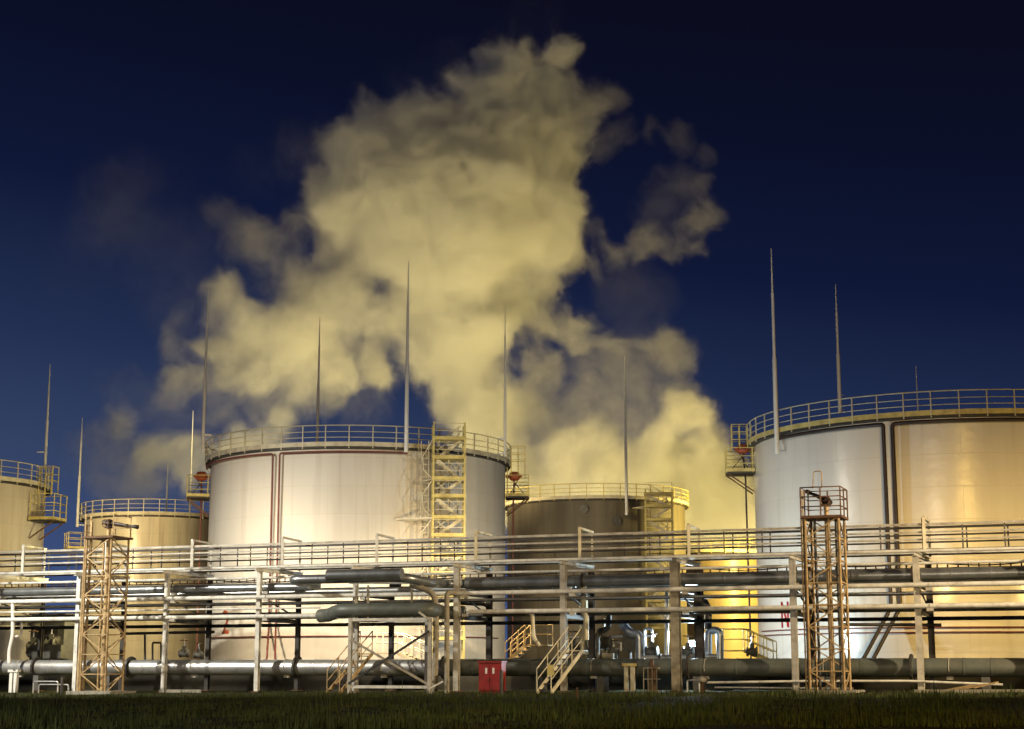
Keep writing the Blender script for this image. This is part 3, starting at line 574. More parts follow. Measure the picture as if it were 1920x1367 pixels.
part('brace', MB().angle(A[656] + U * zb(1200) - RN * .06, A[806] + U * zb(1286) - RN * .06, .1), M['concrete_post'], fr)
part('brace', MB().angle(A[656] + U * zb(1284) - RN * .1, A[806] + U * zb(1186) - RN * .1, .1), M['dark'], fr)
part('brace', MB().angle(A[806] + U * zb(1165) - RN * .08, A[806] - RU * .5 + U * zb(1150) - RN * .08, .09), M['rack'], fr)
part('brace', MB().angle(A[806] + U * .3 - RN * .08, A[806] + RU * .6 + U * .6, .07), M['paint'], fr)
for px in (668, 690, 772): 
    p = RP(px, 1130, -1.5); part('hanger', MB().bar((p.x, p.y, 3.3), (p.x, p.y, 4.75), .1, .1), M['rack'], fr)
part('cross_beam', MB().bar(RP(655, 1093, -1.5), RP(800, 1093, -1.5), .1, .1), M['rack'], fr)

# ------------------------------------------------------------------ monitor towers
def monitor_tower(label, px, t, w, zp, matl, nozzle, basket, hoop):
    c = RP(px, 1290, t); c.z = gz(c.x); th = thing('monitor_tower', label, 'monitor tower', c, 'lattice towers with a water monitor on top'); U = Vector((0, 0, 1))
    L = {}
    for i in (-1, 1):
        for j in (-1, 1):
            q = c + RU * (i * w / 2) + RN * (j * w / 2); L[i, j] = q
            part('leg', MB().angle(q, q + U * (zp - c.z), .1, .02).bar(q, q + U * (zp - c.z), .05, .05), matl, th)
    part('footing', MB().rbox(c - U * .02, (w + 1.0, w + .7, .3)), M['concrete'], th)
    faces = [((-1, -1), (1, -1)), ((1, -1), (1, 1)), ((1, 1), (-1, 1)), ((-1, 1), (-1, -1))]; H = .8; n = int((zp - c.z) / H)
    for fi, (a_, b_) in enumerate(faces):
        q = MB()
        for k in range(n):
            z = k * (zp - c.z) / n; z2 = (k + 1) * (zp - c.z) / n
            x, y = (a_, b_) if (k + fi) % 2 else (b_, a_)
            q.bar(L[x] + U * z, L[y] + U * z2, .045, .045).bar(L[a_] + U * z2, L[b_] + U * z2, .04, .04)
        part('lattice_bracing', q, matl, th)
    z = zp
    pf = part('platform', MB().rbox(Vector((c.x, c.y, z)), (w + .3, w + .3, .1)), M['rust'], th)
    part('riser_pipe', MB().tube(c + RU * .1 - RN * .1, Vector((c.x, c.y, z + .55)) + RU * .1 - RN * .1, .09, 10), M['ochre'], th)
    ld = MB()
    for k in (-.2, .2): ld.bar(c - RU * (w / 2 + .16) + RN * k - RN * w * .3, Vector((c.x, c.y, z + 1.1)) - RU * (w / 2 + .16) + RN * k - RN * w * .3, .05, .05)
    for zz in np.arange(.3, z + .9 - c.z, .32): ld.bar(c - RU * (w / 2 + .16) - RN * (w * .3 + .2) + U * zz, c - RU * (w / 2 + .16) - RN * (w * .3 - .2) + U * zz, .03, .03)
    part('ladder', ld, matl, th)
    if basket:
        W = w / 2 + .12; g = MB(); cs = [Vector((c.x, c.y, z)) + RU * (W * i) + RN * (W * j) for i, j in ((-1, -1), (1, -1), (1, 1), (-1, 1))]
        for hh in (1.15, .78, .4): g.path([q + U * hh for q in cs], .026, 6, True)
        for i in range(4):
            for f in (0, .5): p = cs[i].lerp(cs[(i + 1) % 4], f); g.bar(p, p + U * 1.16, .05, .05)
        part('railing', g, M['rust'], th)
    if hoop:
        h0 = Vector((c.x, c.y, z + 1.1)) - RU * .3 - RN * (w / 2); part('hoop', MB().path(fillet([h0, h0 + U * .68 + RU * .06, h0 + U * .68 + RU * .36, h0 + RU * .36], .08), .022, 6), matl, th)
    p = Vector((c.x, c.y, z + .55)) + RU * .1 - RN * .1; d = Vector(nozzle).normalized()
    mo = part('water_monitor', MB().ball(p + U * .12, .2).lathe(p - U * .1, [(.2, 0), (.2, .08), (.001, .08)], 12, False).path([p + U * .12 - d * .35, p + U * .15, p + U * .15 + d * 1.3], [.1, .1, .055], 10), M['brown'], th)
    part('nozzle', MB().lathe(p + U * .15 + d * 1.25, [(.055, 0), (.09, .12), (.09, .35), (.001, .35)], 12, True, d), M['dark'], mo)
    part('hand_wheel', MB().ring(p + U * .1 - RN * .3, .18, .02, RN).bar(p + U * .1 - RN * .3 - RU * .18, p + U * .1 - RN * .3 + RU * .18, .025, .025), M['rust'], mo)
    return th, c, L
tw, c, L = monitor_tower('rusty lattice tower in front of the narrow tank, its monitor nozzle pointing sideways', 190, -2.6, 1.35, 7.1, M['ochre'], RU * 1 + Vector((0, 0, -.16)), False, False)
q = MB()
for o_ in ((-.95, -.5), (-.62, -.5)): part('standpipe', MB().tube(c + RU * o_[0] + RN * o_[1], Vector((c.x, c.y, 8.0 + .3 * o_[0])) + RU * o_[0] * .9 + RN * o_[1], .06), M['ochre'], tw)
g = MB(); pz = Vector((c.x, c.y, 7.1))
for z in (.5, 1.0): g.path([pz + RU * i + RN * j + Vector((0, 0, z)) for i, j in ((-.1, .7), (.75, .7), (.75, -.7))], .025, 6)
for i, j in ((-.1, .7), (.75, .7), (.75, -.7)): g.bar(pz + RU * i + RN * j, pz + RU * i + RN * j + Vector((0, 0, 1.05)), .05, .05)
part('railing', g, M['ochre'], tw)
tw, c, L = monitor_tower('ochre lattice tower with a railed basket in front of the N lettering', 1557, -2.6, 1.3, 6.95, M['ochre'], RU * -.5 + RN * .6 + Vector((0, 0, .25)), True, True)
for o_, m in (((-.3, -.5), 'dark'), ((.25, -.55), 'ochre'), ((.4, .2), 'dark')): part('standpipe', MB().tube(c + RU * o_[0] + RN * o_[1], Vector((c.x, c.y, 6.9)) + RU * o_[0] + RN * o_[1], .055), M[m], tw)

# ------------------------------------------------------------------ steps over the low pipes
def steps(label, px, t0, t1, w, h, matl, sign=False, group='steps over the low pipes', lean=.0):
    b = RP(px, 1290, t0); b.z = gz(b.x); th = thing('crossover_steps', label, 'steps', b, group); run = t1 - t0; U = Vector((0, 0, 1)); dv = RN * run + RU * lean
    for k in (-1, 1):
        e = RU * (k * w / 2); st = part('stringer', MB().bar(b + e + U * .02, b + e + dv + U * h, .05, .16), matl, th)
        g = MB().path([b + e + U * .1, b + e + U * 1.0, b + e + dv + U * (h + 1.0), b + e + dv + U * h], .028, 6).bar(b + e + U * .55, b + e + dv + U * (h + .5), .03, .03)
        for f in (.33, .66): g.bar(b + e + dv * f + U * h * f, b + e + dv * f + U * (h * f + 1.0), .04, .04)
        part('handrail', g, matl, th)
    n = max(4, int(h / .24))
    for k in range(n): part('step', MB().rbox(b + dv * ((k + .6) / n) + U * (h * (k + .6) / n), (w - .05, .24, .04)), M['dark'], th)
    part('landing', MB().rbox(b + dv + RN * .35 + U * h, (w, .7, .05)), matl, th)
    if sign: part('plate', MB().rbox(b + RU * (w / 2 + .03) - RN * .12 + U * .95, (.3, .02, .42)), M['yellow'], th)
    return th
steps('steep cream crossover steps with a small yellow plate, beside the bare middle rack post', 1020, -2.6, -.2, .62, 1.75, M['cream'], True, lean=.55)
steps('narrow brown crossover steps at the corner of the cross braced frame', 625, -2.8, -.4, .6, 1.7, M['ochre'], lean=.35)
def dike_steps(label, px0, px1, t, py_top, matl, dirn, wide=.7):
    a0 = RP(px0, 1244, t); a1 = RP(px1, py_top + 20, t); th = thing('crossover_steps', label, 'steps', Vector((a0.x, a0.y, 1.2)), 'steps over the dike wall'); U = Vector((0, 0, 1))
    for k in (0, 1):
        e = RN * (k * wide); A = a0 + e; B = a1 + e; C = B + RU * (dirn * 1.1)
        part('stringer', MB().bar(A, B, .05, .16), matl, th)
        g = MB()
        for hh in (.95, .5): g.path([A + U * hh, B + U * hh, C + U * hh], .027, 6)
        for f in (0, .33, .66, 1): g.bar(A.lerp(B, f), A.lerp(B, f) + U * .96, .045, .045)
        g.bar(C, C + U * .96, .045, .045); part('handrail', g, matl, th)
    for k in range(5): part('step', MB().rbox(a0.lerp(a1, (k + .5) / 5) + RN * wide / 2, (.26, wide - .06, .04)), M['dark'], th)
    part('landing', MB().rbox(a1 + RU * (dirn * .55) + RN * wide / 2, (1.1, wide, .06)), matl, th)
dike_steps('brown railed steps behind the rack beside the red fire box', 947, 985, 5.3, 1190, M['ochre'], 1)
dike_steps('yellow railed steps behind the rack, lit by the bluish lamp', 1450, 1395, 5.3, 1200, M['yellow'], -1)
dike_steps('cream railed steps behind the cross braced frame', 790, 745, 5.3, 1205, M['cream'], -1)

# ------------------------------------------------------------------ dike wall and yard
mb = MB(); n_ = 70
prof = [(5.9, -.3), (6.15, 1.15), (6.35, 1.38), (7.2, 1.4), (9.5, -.3)]; rr = random.Random(3)
vs = [RK(-26 + 100 * i / n_, t, z + rr.uniform(-.05, .05)) for i in range(n_ + 1) for t, z in prof]; m_ = len(prof)
mb.add(vs, [(i * m_ + j, i * m_ + j + 1, (i + 1) * m_ + j + 1, (i + 1) * m_ + j) for i in range(n_) for j in range(m_ - 1)], True)
single('dike_wall', mb, M['earth'], 'dark low earth dike between the pipe rack and the tanks', 'dike', RK(0, 7, 0))
# pump and valves behind the rack
def valve(label, p, r, axis, wheel_up=True):
    p = Vector(p); ax = Vector(axis).normalized(); U = Vector((0, 0, 1)); th = thing('gate_valve', label, 'valve', p, 'valves behind the rack')
    part('valve_body', MB().lathe(p, [(.001, -r * 1.6), (r * 1.5, -r * 1.6), (r * 1.5, -r * 1.3), (r, -r * 1.2), (r * 1.3, 0), (r, r * 1.2), (r * 1.5, r * 1.3), (r * 1.5, r * 1.6), (.001, r * 1.6)], 14, True, ax).box(p + U * r * 1.6, (r * 1.3, r * 1.1, r * 2.0)), M['box'], th)
    part('stem', MB().tube(p + U * r * 2, p + U * r * 5, r * .22), M['galv'], th)
    part('hand_wheel', MB().ring(p + U * r * 4.6, r * 1.3, r * .16, U).bar(p + U * r * 4.6 - RU * r * 1.3, p + U * r * 4.6 + RU * r * 1.3, .03, .03), M['red'] if False else M['rust'], th)
T5 = 5.0
for i, (px, py, r, lab) in enumerate([(1075, 1215, .16, 'valve with hand wheel just beyond the bare middle post'), (1133, 1205, .22, 'largest valve in front of the old dark tank'), (1150, 1228, .14, 'small valve right beside the largest one'),
        (1222, 1222, .17, 'valve between the bluish elbow pipe and the widest rack post'), (1290, 1222, .15, 'valve in the glow of the bluish lamp'), (1410, 1222, .14, 'valve below the yellow steps'),
        (62, 1212, .17, 'valve at the dark pump by the cut off tank'), (96, 1205, .17, 'valve on top of the dark pump box'), (345, 1225, .14, 'small valve at the foot of the narrow tank'), (372, 1228, .12, 'smallest valve beside the figure 2 tank')]):
    valve(lab, RP(px, py, T5), r, RU)
pipe('pale elbow pipe dropping in front of the old tank', [RP(1094, 1110, T5), RP(1094, 1225, T5), RP(1130, 1242, T5)], .2, M['cream'], .5)
pipe('elbow pipe tinted with bluish lamp light, bending down in front of the old tank', [RP(1165, 1168, T5), RP(1182, 1188, T5), RP(1199, 1190, T5), RP(1199, 1250, T5)], .2, M['lamp_blue'], .35)
pipe('dark inverted U pipe beside the bluish lamp', [RP(1328, 1250, T5), RP(1328, 1182, T5), RP(1350, 1182, T5), RP(1350, 1250, T5)], .17, M['lamp_blue'], .4)
pipe('dark bent branch pipe above the dark inverted U pipe', [RP(1268, 1118, T5), RP(1318, 1124, T5), RP(1328, 1140, T5), RP(1328, 1180, T5)], .16, M['dark'], .5)
pipe('dark curved branch pipe in front of the figure 2 tank', [RP(858, 1131, 4.4), RP(912, 1133, 4.4), RP(920, 1150, 4.4), RP(935, 1153, 4.4)], .09, M['dark'], .2)
pipe('thin pipe frame standing by the narrow tank', [RP(272, 1240, T5), RP(272, 1190, T5)], .06, M['dark'])
pipe('inverted U of thin dark pipe at the foot of the narrow tank', [RP(286, 1240, T5), RP(286, 1205, T5), RP(302, 1205, T5), RP(302, 1240, T5)], .05, M['dark'], .1)
pipe('slender pale riser pipe beside the widest rack post', [RP(1250, 1242, T5), RP(1250, 1105, T5)], .09, M['galv'])
for i in range(6):
    px = 1064 + i * 29; p = RP(px, 1225, T5 + .3)
    single('riser_pipe', MB().path(fillet([p - U * .8, p + U * (.5 + .3 * (i % 3)), p + U * (.5 + .3 * (i % 3)) + RU * .35, p + RU * .35 + U * .1], .12), .06, 8), M['galv'] if i % 2 else M['dark'], 'short bent riser pipe among the valves before the old tank', 'pipe', p, 'bent risers before the old tank')
pump = thing('pump_unit', 'dark boxy pump unit at the foot of the cut off tank', 'pump', RP(100, 1240, 5.2))
p = RP(98, 1222, 5.2); part('casing', MB().rbox(p, (1.8, 1.0, .7)).lathe(p - RU * .9, [(.001, 0), (.32, 0), (.32, -.5), (.2, -.62), (.001, -.62)], 16, True, RU), M['box'], pump)
part('motor', MB().lathe(p + U * .55 - RU * .5, [(.001, 0), (.25, 0), (.25, .9), (.001, .9)], 16, True, RU), M['dark'], pump)
p = RP(105, 1170, 6.0); sh = thing('equipment_shed', 'dark equipment box behind the pump and the rack', 'shed', Vector((p.x, p.y, 1.3)))
part('wall', MB().rbox(Vector((p.x, p.y, 2.6)), (2.1, 1.4, 2.6)), M['box'], sh); part('roof', MB().rbox(Vector((p.x, p.y, 3.95)), (2.3, 1.6, .08)), M['dark'], sh)
part('door', MB().rbox(Vector((p.x, p.y, 2.4)) - RN * .71 + RU * .3, (.8, .04, 1.9)), M['dark'], sh)
p = RP(1182, 1205, 5.4); single('control_box', MB().rbox(p, (.62, .3, .75)).rbox(p - RN * .16, (.52, .03, .64)).rbox(p - U * .7, (.1, .1, .8)), M['box'], 'grey control box on a stand next to the bluish elbow pipe', 'control box', p - U * 1.1)
pipe('white drop pipe falling from the rack at the left edge of the photo', [RP(24, 1128, -.2), RP(24, 1190, -.2), RP(17, 1222, -.2), RP(17, 1244, -.2)], .09, M['white'], .25)
pipe('short white branch pipe between two rack levels at the left edge', [RP(40, 1166, .4), RP(40, 1192, .4), RP(28, 1194, .2)], .06, M['white'], .12)
pipe('slim riser pipe clamped behind the first bare rack post', [RP(1094, 1100, .6), RP(1094, 1150, .6), RP(1099, 1156, .6), RP(1099, 1200, .6)], .12, M['cream'], .2)
pipe('dark branch pipe with two bends behind the yellow capped posts', [RP(1142, 1152, T5 - .8), RP(1142, 1178, T5 - .8), RP(1120, 1186, T5 - .8), RP(1120, 1235, T5 - .8)], .12, M['box'], .25)
pipe('thin galvanised hydrant pipe across the old tank foot', [RP(1062, 1196, T5 + .6), RP(1228, 1192, T5 + .6)], .05, M['galv'])
pipe('second thin galvanised pipe across the old tank foot', [RP(1066, 1218, T5 + .4), RP(1180, 1216, T5 + .4)], .045, M['galv'])
pipe('pale header pipe low behind the bare middle post', [RP(1062, 1232, T5 - .6), RP(1150, 1230, T5 - .6)], .14, M['concrete_post'], flanges=[(RP(1085, 1231.5, T5 - .6), RU), (RP(1128, 1230.5, T5 - .6), RU)])
pipe('pale header pipe low behind the widest rack post', [RP(1205, 1234, T5 - .6), RP(1345, 1231, T5 - .6)], .12, M['galv'], flanges=[(RP(1238, 1233, T5 - .6), RU), (RP(1310, 1232, T5 - .6), RU)])
for k in range(-1, 10):
    a_, b_ = RK(k * BAY + .1, 2.5, 5.5), RK((k + 1) * BAY - .1, 2.5, 5.5); sg = .16 + .1 * random.random()
    single('cable', MB().path([a_.lerp(b_, f) - U * (sg * 4 * f * (1 - f)) for f in np.linspace(0, 1, 12)], .03, 5), M['dark'], 'dark cable sagging between two beams under the walkway', 'cable', a_, 'sagging cables under the walkway')
# things standing by the grass edge
p = RP(923, 1297, -2.2); z0 = gz(p.x)
fb = thing('fire_box', 'red fire equipment box with two white door plates on the grass edge', 'fire box', (p.x, p.y, z0)); c = Vector((p.x, p.y, z0))
part('cabinet', MB().rbox(c + U * .68, (1.02, .5, 1.16)).rbox(c + U * 1.3 - RN * .02, (1.1, .6, .06)).rbox(c + U * .06, (.9, .4, .12)), M['red'], fb)
for i in (-1, 1):
    d = part('door', MB().rbox(c + RU * (i * .245) - RN * .265 + U * .66, (.46, .03, 1.02)), M['red'], fb)
    part('door_plate', MB().rbox(c + RU * (i * .16) - RN * .285 + U * .93, (.09, .012, .24)), M['white'], d)
    part('handle', MB().bar(c + RU * (i * .06) - RN * .3 + U * .5, c + RU * (i * .06) - RN * .3 + U * .64, .02, .02), M['dark'], d)
p = RP(940, 1325, -5.2); single('bollard', MB().lathe((p.x, p.y, gz(p.x) - .1), [(.07, 0), (.07, 1.0), (.05, 1.05), (.001, 1.06)], 12), M['dark'], 'thin dark stake in the grass in front of the red fire box', 'stake', (p.x, p.y, gz(p.x)))
p = RP(115, 1312, -5.0); single('bollard', MB().lathe((p.x, p.y, gz(p.x) - .1), [(.07, 0), (.07, .8), (.05, .85), (.001, .86)], 12), M['dark'], 'short dark stake beside the footing of the rusty lattice tower', 'stake', (p.x, p.y, gz(p.x)))
for i, (px, py) in enumerate([(1082, 1360)]):
    p = RP(px, py, -15); single('bollard', MB().lathe((p.x, p.y, gz(p.x) - .1), [(.04, 0), (.04, .5), (.001, .51)], 8), M['rust'], 'tiny marker stake alone in the near grass', 'stake', (p.x, p.y, gz(p.x)))
def twin_posts(label, px, t, h, m, gap, w=.17):
    p = RP(px, 1295, t); c = Vector((p.x, p.y, gz(p.x))); th = thing('twin_post_support', label, 'pipe support', c, 'twin post pipe supports')
    for i in (-1, 1): part('post', MB().rbox(c + RU * (i * gap / 2) + U * (h / 2 - .05), (w, w, h + .1)), m, th)
    part('cap_beam', MB().rbox(c + U * (h + .06), (gap + w + .15, w + .1, .12)), M['yellow'] if h > 1 else m, th)
twin_posts('pair of cream posts with a yellow cap under the dark wrapped pipe', 1181, .35, 1.08, M['cream'], .28)
twin_posts('pair of white posts holding the low pipe beside the rusty lattice tower', 25, .3, 1.0, M['white'], .26)
pg = RP(1223, 1297, -.6); c = Vector((pg.x, pg.y, gz(pg.x))); cg = thing('valve_cage', 'small barred steel cage round a valve beside the cream twin posts', 'cage', c)
q = MB()
for z in (.08, .55, 1.0): q.path([c + RU * i + RN * j + U * z for i, j in ((-.28, -.28), (.28, -.28), (.28, .28), (-.28, .28))], .03, 6, True)
part('frame', q, M['concrete_post'], cg)
for i in (-.28, -.09, .09, .28): part('bar', MB().bar(c + RU * i - RN * .28, c + RU * i - RN * .28 + U * 1.0, .04, .04), M['concrete_post'], cg)
part('valve_body', MB().lathe(c, [(.14, 0), (.14, .9), (.2, .95), (.2, 1.05), (.08, 1.1), (.08, 1.35), (.001, 1.36)], 12), M['rust'], cg)
def hoop_rail(label, px, t, w, h, m, grp):
    p = RP(px, 1295, t); c = Vector((p.x, p.y, gz(p.x))); single('hoop_rail', MB().path(fillet([c - RU * w / 2, c - RU * w / 2 + U * h, c + RU * w / 2 + U * h, c + RU * w / 2], .1), .035, 8), m, label, 'hoop rail', c, grp)
hoop_rail('low pipe hoop in the grass near the white twin posts', 85, -.8, 1.4, .55, M['galv'], 'low pipe hoops'); hoop_rail('lower second pipe hoop left of the rusty lattice tower', 100, -.3, 1.7, .4, M['galv'], 'low pipe hoops')
hoop_rail('small pipe hoop beside the wide post right of the valve cage', 1300, -.5, .5, .5, M['galv'], 'low pipe hoops')
p = RP(1317, 1270, -.4); hy = thing('hydrant', 'small red and white hydrant under the dark wrapped pipe', 'hydrant', Vector((p.x, p.y, gz(p.x))))
c = Vector((p.x, p.y, gz(p.x))); part('standpipe', MB().tube(c, c + U * .45, .08, 10), M['rust'], hy); part('head', MB().lathe(c + U * .4, [(.001, 0), (.2, .02), (.22, .15), (.12, .25), (.001, .28)], 12), M['concrete'], hy)
# kerb slab on the ground at the side of the largest tank and loose bars on it
a0 = RP(1715, 1301, -1.4); a1 = RK(S1, -1.4, 0)
single('kerb', MB().bar(Vector((a0.x, a0.y, gz(a0.x) + .02)), Vector((a1.x, a1.y, gz(a1.x) + .02)), .5, .2), M['concrete'], 'low concrete kerb at the grass edge below the largest tank', 'kerb', a0)
for i, (px, w) in enumerate(((1795, 1.1), (1815, 1.4), (1835, 1.2), (1850, .9))):
    p = RP(px, 1296, -.9); p.z = gz(p.x) + .16 + .04 * i; single('steel_bar', MB().bar(p - RU * w / 2 - U * .1, p + RU * w / 2 + U * .12, .06, .06), M['ochre'], 'rusty steel bar lying loose on the ground by the concrete kerb', 'steel bar', p, 'loose rusty bars')
a0 = RP(300, 1299, -.9); single('channel_bar', MB().bar(Vector((a0.x, a0.y, gz(a0.x) + .1)), Vector((a0.x, a0.y, gz(a0.x) + .1)) + RU * 2.2, .12, .14), M['concrete'], 'short concrete sleeper lying by the second white rack post', 'sleeper', a0)

# yard lamps fixed to the rear posts of the rack, facing the tanks
for k, pw, cl, gm, where, dv in ((0, 3.1, (1, .80, .32), G_SOD, 'the cut off tank, added to brighten it', (-9, 8, -.5)), (1, 1.7, (1, .79, .50), G_WARM, 'the narrow tank', Vector((.5, 8, -1.5))), (3, 3.4, (1, .78, .50), G_WARM, 'the figure 2 tank', RN * 5 - Vector((0, 0, 4))), (4, 1.9, (1, .76, .34), G_WARM, 'the yellow stair tower', 0),  # the first lamp is added to light the cut off tank
        (8, 1.4, (1, .64, .18), G_SOD, 'the largest tank', 0), (10, 2.4, (1, .70, .24), G_SOD, 'the far side of the largest tank', 0)):
    p = RK(k * BAY, 4.15, 5.1); yl = thing('yard_lamp', 'yard lamp on a rear rack post facing ' + where, 'yard lamp', p, 'yard lamps behind the pipe rack')
    part('arm', MB().bar(RK(k * BAY, 3.92, 5.1), p, .05, .05), M['dark'], yl)
    h = part('lamp_head', MB().rbox(p + RN * .1, (.45, .2, .3)), M['dark'], yl); part('lamp_glass', MB().rbox(p + RN * .21, (.4, .02, .25)), gm, h)
    lamp(yl, 'yard_light', 'SPOT', pw * 1000, cl, .2, p + (Vector(dv) if dv != 0 else RN * 6 - Vector((0, 0, 1.2))), 150, .5, p + RN * .35)

# the lit bluish work lamp behind the rack
p = RP(1300, 1213, 6.9); wl = thing('work_lamp', 'lit bluish work lamp on a short post behind the rack', 'work lamp', Vector((p.x, p.y, 1.3)))
part('lamp_post', MB().tube(Vector((p.x, p.y, .9)), p + U * .1, .05), M['dark'], wl)
ld = part('lamp_head', MB().box(p + U * .15, (.42, .1, .3), RU, RN), M['dark'], wl)
aim = (RN * .5 + RU * .8 + U * .45).normalized(); part('lamp_glass', MB().rbox(p + U * .15 - RN * .06, (.36, .02, .24)), G_LED, ld)
lamp(wl, 'work_light', 'POINT', LEDP, LED, .15, loc=p + U * .45 - RN * .1)

# ------------------------------------------------------------------ smoke plume (a fog grid filled from code)
def build_smoke():
    YC = 152.0; vox = .18
    def c(px, py): p = at(px, py, YC); return p.x, p.z
    # picture x, y, radius (all measured on the plume's plane), thickness weight, depth offset
    P = []
    D = [ # dense body
     (900,900,90,1),(960,930,80,1),(1010,960,80,1),(1060,930,70,.9),(910,820,75,1),(960,860,80,1),(890,740,85,1),(940,760,70,1),(880,660,95,1),(850,580,105,1),(930,640,70,1),(960,570,75,.9),
     (860,500,130,1),(800,430,140,1),(910,400,160,1),(750,430,110,1),(690,450,90,1),(700,340,105,1),(820,310,140,1),(950,320,140,1),(1000,240,105,1),(1040,180,65,1),(970,150,75,1),(1062,115,42,1),(900,180,80,.9),(1010,95,45,.9),(940,105,45,.9),
     (800,250,90,1),(725,245,62,1),(680,215,45,1),(640,280,52,1),(600,340,50,.9),(585,390,42,.8),(1040,400,68,1),(1050,310,60,1),(1010,460,75,1),(1060,450,42,.9),(620,460,62,.9),(1080,240,42,.8),(1000,530,60,.9),(640,410,65,1),
     (640,560,76,.9),(560,540,66,.95),(570,610,78,1),(500,610,76,1),(450,590,56,.9),(430,640,62,1),(520,680,68,1),(600,690,66,1),(700,690,52,.8),(655,720,42,.85),(680,640,50,.55),(740,620,55,.7),(560,650,66,1),(470,700,52,1),(400,690,46,1),(345,690,40,1),(310,690,30,.9),(380,640,40,.8),(420,560,36,.7),(760,560,60,.85),(790,680,55,.8),(610,740,28,.6),(840,740,50,.85),
     (490,820,42,.9),(450,830,44,.9),(500,850,50,1),(420,870,36,.7),(520,790,30,.6),(470,860,40,.9),(540,770,26,.4),
     (1250,770,45,.8),(1285,730,38,.7),(1300,800,52,1),(1240,830,58,.9),(1340,850,52,1),(1300,900,68,1),(1380,950,72,1),(1370,1030,80,1),(1390,1100,75,1),(1340,960,70,1),(1400,880,40,1),(1270,870,60,1),(1200,930,60,1),(1330,1020,80,1),(1260,1010,70,1),(1290,760,48,1),(1150,870,62,1),(1080,850,56,.9),(1400,980,70,1),(1390,930,56,1),(1340,900,66,1),(1250,900,66,1),(1210,880,52,.9),(1120,890,48,.9),(1050,870,50,.9),(1170,920,50,1),(1300,990,70,1),(1230,950,60,1),(1340,1090,70,1),(1362,890,42,1),(1420,1040,60,1),(1430,1130,50,1),(1290,1080,60,1),(1100,950,60,1),
     (1020,600,42,.7),(1010,680,38,.6),(1000,740,42,.6),(1030,800,42,.6)]
    W = [ # wisps and veils
     (1110,490,22,0.24),(1160,470,25,0.26),(1210,455,28,0.25),(1260,450,30,0.26),(1300,435,25,0.26),(1325,400,18,0.24),(1322,350,17,0.19),(1310,300,20,0.17),(1270,275,22,0.14),(1220,280,20,0.12),(1170,285,20,0.11),(1130,290,25,0.15),(1305,482,17,0.22),(1240,400,34,0.07),(1280,360,30,0.10),(1130,430,23,0.14),
     (1060,600,28,.4),(1100,605,22,.4),(1085,640,26,.45),(1130,640,22,.4),(1165,655,22,.5),(1200,650,24,.35),(1250,645,30,.3),(1290,660,30,.28),(1300,690,26,.25),(1200,700,60,.12),(1120,720,62,.14),(1150,800,64,.16),(1230,690,54,.14),(1200,770,56,.14),(1090,790,50,.2),(1180,560,60,.022),(1150,520,50,.03),(1190,620,50,.04),(1080,760,50,.16),
     (420,430,32,.10),(445,452,34,.14),(480,475,42,.16),(520,470,42,.14),(455,430,26,.08),(500,520,40,.14),(400,530,20,0.210),(405,570,23,0.240),(330,640,25,0.240),(350,600,22,0.120),(300,650,17,0.132),(470,330,37,0.019),(440,300,25,0.014),(215,400,66,.040),(250,345,52,.032),(165,430,60,.026),(300,460,80,.024),(330,560,60,.036),(130,520,60,.008),(270,420,60,.026),(310,330,50,.010),
     (430,750,50,.12),(350,760,45,.08),(235,800,28,.5),(245,775,18,.4),(300,860,36,.45),(350,860,38,.58),(370,890,36,.58),(200,850,50,.2),(260,880,48,.3),(160,860,40,.12),(215,900,50,.12),(300,780,40,.10),(390,800,40,.2),(430,860,36,.5),(250,730,40,.05),(320,720,30,.3),
     (660,590,60,.3),(700,600,50,.3),(860,110,50,.05),(1000,40,60,.03),(780,150,50,.04),(560,300,50,.05),(545,420,36,.2),(1110,170,34,.3),(1130,210,30,.2),(560,720,50,.3),(500,740,40,.2),(680,760,30,.15)]
    for i, (px, py, r, w) in enumerate(D + W):
        x, z = c(px, py); rm = r * YC / 3132.0
        dy = (random.random() - .5) * (6 if w > .6 else 5)
        if w > .6 and rm > 3.5: dy += (5 - rm) * .35
        P.append((x, YC + dy, z, rm * (1.06 if w > .6 else 1.4), w if w > .6 else min(.6, w * 1.5)))
    P = np.array(P, np.float32)
    lo = np.array([P[:, 0].min() - 6, YC - 11, max(.0, P[:, 2].min() - 5)]); hi = np.array([P[:, 0].max() + 5, YC + 11, P[:, 2].max() + 5])
    n = np.ceil((hi - lo) / vox).astype(int); hi = lo + n * vox
    X = (lo[0] + (np.arange(n[0]) + .5) * vox).astype(np.float32); Y = (lo[1] + (np.arange(n[1]) + .5) * vox).astype(np.float32); Z = (lo[2] + (np.arange(n[2]) + .5) * vox).astype(np.float32)
    # noise lattice
    lat = rng.random((64, 64, 64)).astype(np.float32)
    def noise(p, sc):
        q = p / sc; i0 = np.floor(q).astype(np.int32); f = (q - i0).astype(np.float32); f = f * f * (3 - 2 * f); i1 = (i0 + 1) & 63; i0 &= 63
        a, b_, c_ = i0[:, 0], i0[:, 1], i0[:, 2]; A, B, C = i1[:, 0], i1[:, 1], i1[:, 2]; fx, fy, fz = f[:, 0], f[:, 1], f[:, 2]
        def L(u, v, t): return u + (v - u) * t
        return L(L(L(lat[a, b_, c_], lat[A, b_, c_], fx), L(lat[a, B, c_], lat[A, B, c_], fx), fy), L(L(lat[a, b_, C], lat[A, b_, C], fx), L(lat[a, B, C], lat[A, B, C], fx), fy), fz) * 2 - 1
    def fbm(p, sc, o, g=.55):
        s = 0; a = 1.0; tot = 0
        for k in range(o):
            s = s + a * noise(p + k * 17.3, sc); tot += a; a *= g; sc *= .5
        return s / tot
    # coarse mask of voxels near any puff
    act = np.zeros(n, bool)
